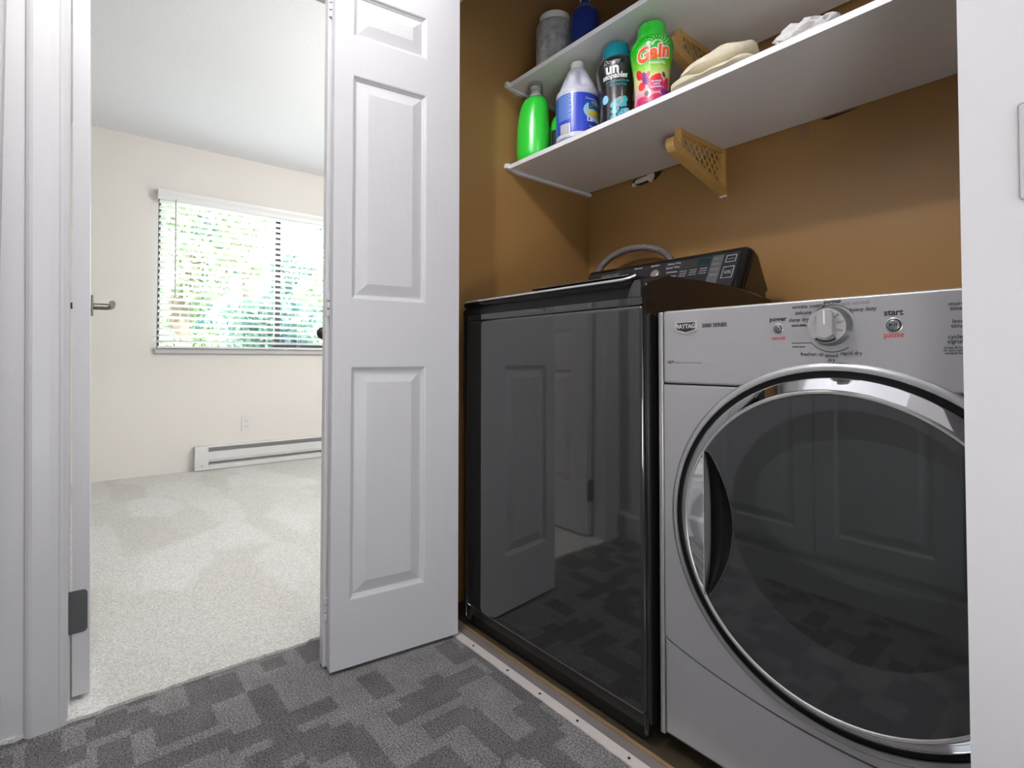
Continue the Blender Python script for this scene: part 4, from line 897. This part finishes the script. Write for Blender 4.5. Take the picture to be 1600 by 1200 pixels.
# -- folded towel on the lower shelf
def cloth(name, L_, W_, H_, seed, m, root, x0, y0, z0, rot=0, puff=1.0, exp=2.6):
    rnd = random.Random(seed); bm = bmesh.new(); n1, n2 = 56, 30; ph = [rnd.uniform(0, 6) for _ in range(6)]; rings = []
    for i in range(n1 + 1):
        t = i / n1; u = (t - .5) * L_; e = max(0.02, 1 - abs(2 * t - 1) ** 5) ** .5; ring = []
        for k in range(n2):
            a = 2 * PI * k / n2; c_, s_ = math.cos(a), math.sin(a)
            yy_ = W_ / 2 * math.copysign(abs(c_) ** (2 / exp), c_) * e; zz = H_ / 2 * (1 + math.copysign(abs(s_) ** (2 / exp), s_) * e)
            w_ = .0035 * math.sin(38 * u + ph[0] + 3 * c_) + .0022 * math.sin(90 * u * c_ + ph[1]) + .002 * math.sin(25 * yy_ * 4 + ph[2] + 30 * u)
            if s_ > 0: zz += w_ * puff + .006 * math.sin(9 * u + ph[3]) * puff
            ring.append(bm.verts.new((x0 + u * math.cos(rot) - yy_ * math.sin(rot), y0 + u * math.sin(rot) + yy_ * math.cos(rot) , z0 + max(0, zz))))
        rings.append(ring)
    for A_, B_ in zip(rings, rings[1:]):
        for k in range(n2): bm.faces.new((A_[k], A_[(k + 1) % n2], B_[(k + 1) % n2], B_[k]))
    bm.faces.new(rings[0]); bm.faces.new(rings[-1][::-1]); return bm_obj(name, bm, m, root, smooth=True)
tw = tag(empty('folded_towel', (-.712, 1.305, ZS)), 'cream cotton towel folded in two layers on the lower shelf', 'towel')
cloth('lower_fold', .250, .115, .026, 3, M['towel'], tw, -.012, -.006, 0, .0); cloth('upper_fold', .205, .105, .046, 5, M['towel'], tw, -.004, -.006, .023, .0)
bg_ = tag(empty('plastic_bag', (-.500, 1.315, ZS)), 'crumpled white plastic bag on the lower shelf, right of the towel', 'bag')
bm = bmesh.new(); bmesh.ops.create_icosphere(bm, subdivisions=4, radius=1); rb = random.Random(4)
from mathutils import noise
for v in bm.verts:
    n_ = noise.noise(v.co * 3.1) * .35 + noise.noise(v.co * 8) * .15; v.co *= 1 + n_; v.co = Vector((v.co.x * .075, v.co.y * .045, max(0, v.co.z * .030 + .022)))
bm_obj('crumpled_sheet', bm, M['paper'], bg_)
# -- damage on the back wall
dm_ = tag(empty('torn_drywall', (-1.25, YC, 1.55)), 'torn white drywall flakes on the brown wall under the lower shelf', 'wall damage'); Q = []
for cx2, cz2, w2, h2, sd in ((-1.262, 1.556, .040, .011, 1), (-1.222, 1.560, .018, .022, 2), (-1.300, 1.545, .010, .008, 3)):
    rnd = random.Random(sd); bm = bmesh.new(); pl = []
    for i in range(11): t = 2 * PI * i / 11; k = rnd.uniform(.75, 1.15); pl.append((cx2 + w2 * .9 * k * math.cos(t), min(1.569, cz2 + h2 * k * math.sin(t))))
    prism(bm, pl, 'y', YC - .006 - sd * .002, YC - .0004); Q.append(bm_obj('flake', bm, M['plaster']))
bm = bmesh.new(); prism(bm, [(-1.30, 1.5695), (-1.32, 1.552), (-1.27, 1.538), (-1.20, 1.545), (-1.17, 1.5695)], 'y', YC - .003, YC - .0002); Q.append(bm_obj('hole', bm, M['dark']))
adopt(dm_, *Q)
tag(bx('bare_patch', M['peach'], -.677, -.652, YC - .0015, YC - .0001, 1.530, 1.5695), 'small unpainted peach rectangle on the back wall under the lower shelf', 'wall patch')
bm = bmesh.new(); prism(bm, [(-.615, 1.5695), (-.600, 1.563), (-.56, 1.566), (-.52, 1.5695)], 'y', YC - .003, YC - .0001)
tag(bm_obj('wall_gap', bm, M['dark']), 'small black gap in the brown wall under the shelf, right of the peach patch', 'wall gap')

# ================================================================ BEDROOM THINGS
# blinds
yb0, yb1 = WY0 - .010, WY1 + .01
bd = tag(empty('window_blind', (XF + .035, 1.28, 2.09)), 'white horizontal slatted blind with valance, lowered over the bedroom window', 'blind'); Q = []
bm = bmesh.new(); prism(bm, [(XF + .005, 2.092), (XF + .068, 2.092), (XF + .071, 2.086), (XF + .068, 2.066), (XF + .071, 2.040), (XF + .068, 2.013), (XF + .062, 2.013), (XF + .062, 2.085), (XF + .005, 2.085)], 'y', yb0, yb1); Q.append(bm_obj('valance', bm, M['slat']))
Q.append(bx('headrail', M['slat'], XF + .006, XF + .055, yb0 + .01, yb1 - .01, 2.030, 2.075, .002))
sm = bpy.data.meshes.new('slat'); bm = bmesh.new(); tl = math.radians(17); nn = 6; top = []; bot = []
for i in range(nn + 1):
    u = -.025 + .05 * i / nn; cr = .0022 * (1 - (u / .025) ** 2); top.append((u, cr + .0013)); bot.append((u, cr - .0013))
pl = [(a * math.cos(tl) - b * math.sin(tl), a * math.sin(tl) + b * math.cos(tl)) for a, b in top + bot[::-1]]
bmesh.ops.reverse_faces(bm, faces=bm.faces[:])
A_ = [bm.verts.new((a, yb0 + .012, b)) for a, b in pl]; B_ = [bm.verts.new((a, yb1 - .012, b)) for a, b in pl]
bm.faces.new(A_); bm.faces.new(B_[::-1])
for i in range(len(pl)): bm.faces.new((A_[i], A_[(i + 1) % len(pl)], B_[(i + 1) % len(pl)], B_[i]))
bmesh.ops.recalc_face_normals(bm, faces=bm.faces[:]); bm.to_mesh(sm); bm.free(); sm.materials.append(M['slat'])
z = 2.004; zb = []
while z > .955:
    o = bpy.data.objects.new('slat', sm); COL.objects.link(o); o.location = (XF + .034, 0, z); Q.append(o); zb.append(z); z -= .0445
Q.append(bx('bottom_rail', M['slat'], XF + .010, XF + .058, yb0 + .012, yb1 - .012, .931, .947, .003))
for yc in (.64, .975, 1.19, 1.44, 1.70, 1.95):
    bm = bmesh.new()
    for xo in (.0085, .0595): tube(bm, [(XF + xo, yc, 2.03), (XF + xo, yc, .94)], .0010, 5)
    Q.append(bm_obj('ladder_cord', bm, M['slat']))
bm = bmesh.new(); tube(bm, [(XF + .066, .545, 2.03), (XF + .070, .545, 1.95), (XF + .072, .548, 1.30)], .0042, 8); Q.append(tag(bm_obj('wand', bm, M['lettergrey'], smooth=True), 'grey tilt wand'))
adopt(bd, *Q)
# heater
hy0, hy1 = .690, 2.2
ht = tag(empty('baseboard_heater', (XF + .03, 1.4, .01)), 'long white electric baseboard heater under the bedroom window', 'heater'); Q = []
Q.append(bx('back_plate', M['heater'], XF + .001, XF + .012, hy0, hy1, .012, .190))
bm = bmesh.new(); prism(bm, [(XF + .010, .190), (XF + .060, .186), (XF + .064, .180), (XF + .060, .178), (XF + .014, .184)], 'y', hy0 + .001, hy1); Q.append(bm_obj('top_hood', bm, M['heater']))
bm = bmesh.new(); prism(bm, [(XF + .058, .148), (XF + .063, .146), (XF + .065, .090), (XF + .058, .070), (XF + .055, .072), (XF + .060, .092), (XF + .059, .143)], 'y', hy0 + .085, hy1); Q.append(bm_obj('front_cover', bm, M['heater']))
bm = bmesh.new(); prism(bm, [(XF + .012, .012), (XF + .064, .012), (XF + .064, .046), (XF + .060, .048), (XF + .030, .052), (XF + .012, .070)], 'y', hy0 + .001, hy1); Q.append(bm_obj('lower_lip', bm, M['heater']))
Q.append(bx('end_cap', M['heater'], XF + .001, XF + .066, hy0, hy0 + .09, .012, .190, .003)); 
bm = bmesh.new(); lathe(bm, [(.004, 0), (.004, .002), (.002, .003)], 12, 'x', (XF + .066, hy0 + .045, .045)); Q.append(bm_obj('screw', bm, M['hinge']))
bm = bmesh.new()
for i in range(70): box(bm, XF + .018, XF + .050, hy0 + .10 + i * .02, hy0 + .101 + i * .02, .085, .150)
o = bm_obj('fin_stack', bm, M['satin']); o['kind'] = 'stuff'; Q.append(o); adopt(ht, *Q)
# outlet
ot = tag(empty('wall_outlet', (XF + .002, 1.052, .335)), 'white duplex wall outlet above the baseboard heater', 'outlet'); Q = []
Q.append(bx('cover_plate', M['plasticw'], XF + .0005, XF + .006, 1.018, 1.086, .277, .395, .002))
for zc in (.358, .314):
    bm = bmesh.new(); prism(bm, [(1.052 + .014 * math.cos(t), zc + max(-.011, min(.011, .015 * math.sin(t)))) for t in [2 * PI * i / 24 for i in range(24)]], 'x', XF + .0055, XF + .008); s_ = bm_obj('socket', bm, M['plasticw']); Q.append(s_)
    bm = bmesh.new(); box(bm, XF + .0078, XF + .0084, 1.0445, 1.0465, zc - .003, zc + .006); box(bm, XF + .0078, XF + .0084, 1.0575, 1.0595, zc - .003, zc + .006); lathe(bm, [(.0025, 0), (.0025, .0005)], 10, 'x', (XF + .0079, 1.052, zc - .008)); Q.append(bm_obj('slot', bm, M['dark']))
adopt(ot, *Q)
# light switch at the right edge
sw = tag(empty('light_switch', (-.061, YF - .003, 1.098)), 'grey light switch plate on the white wall, at the right edge', 'light switch'); Q = []
M['swplate'] = mat('grey_switch_plate', srgb(186, 186, 186), .4, var=(20, .03))
Q.append(bx('cover_plate', M['swplate'], -.096, -.026, YF - .004, YF - .0003, 1.040, 1.155, .003)); Q.append(bx('rocker', M['plasticw'], -.078, -.044, YF - .007, YF - .003, 1.065, 1.130, .0015)); adopt(sw, *Q)

# ================================================================ OUTSIDE
gd = bx('ground', M['grass'], -40, XF - .4, -25, 30, -.5, -.4); struct(gd, 'lawn outside the bedroom window', 'lawn')
def tree(x, y_, h, r, seed, nl, m, label):
    rnd = random.Random(seed); t = tag(empty('tree', (x, y_, -.4)), label, 'tree', 'trees outside the bedroom window')
    bm = bmesh.new(); pts = [(rnd.uniform(-.1, .1) * k, rnd.uniform(-.1, .1) * k, k * h * .6 / 4) for k in range(5)]; tube(bm, pts, .14, 8); bm_obj('trunk', bm, M['bark'], t, smooth=True)
    V_ = []; F_ = []; cl = []
    while len(cl) < 46:
        q = [rnd.uniform(-1, 1) for _ in range(3)]
        if q[0] ** 2 + q[1] ** 2 < 1: cl.append((q[0] * (r - .45), q[1] * (r - .45), h * .5 + q[2] * .48 * h, rnd.uniform(.25, .45)))
    for i in range(nl):
        c_ = rnd.choice(cl); d = Vector((rnd.gauss(0, 1), rnd.gauss(0, 1), rnd.gauss(0, .7))).normalized() * c_[3] * rnd.uniform(.6, 1); p = Vector(c_[:3]) + d; s_ = rnd.uniform(.035, .075)
        a = Vector((rnd.gauss(0, 1), rnd.gauss(0, 1), rnd.gauss(0, 1))).normalized(); b = a.cross(Vector((rnd.gauss(0, 1), rnd.gauss(0, 1), rnd.gauss(0, 1)))).normalized(); k = len(V_)
        V_ += [p - a * s_, p + b * s_ * .5, p + a * s_, p - b * s_ * .5]; F_.append((k, k + 1, k + 2, k + 3))
    me = bpy.data.meshes.new('foliage'); me.from_pydata(V_, [], F_); o = link('foliage', me, m, t); o['kind'] = 'stuff'
tree(-9.0, 1.15, 4.6, 1.40, 11, 16000, M['leaf'], 'light green leafy tree behind the left part of the window blinds')
tree(-9.0, 4.05, 4.8, 1.40, 12, 16000, M['leaf'], 'light green leafy tree behind the right part of the window blinds')
tree(-13.0, 3.2, 6.4, 2.5, 13, 20000, M['leaf2'], 'darker green tree standing behind the two lighter trees outside')
tree(-6.6, 1.9, 1.9, .85, 14, 6000, M['leaf2'], 'low dark green shrub outside, in front of the light green trees')
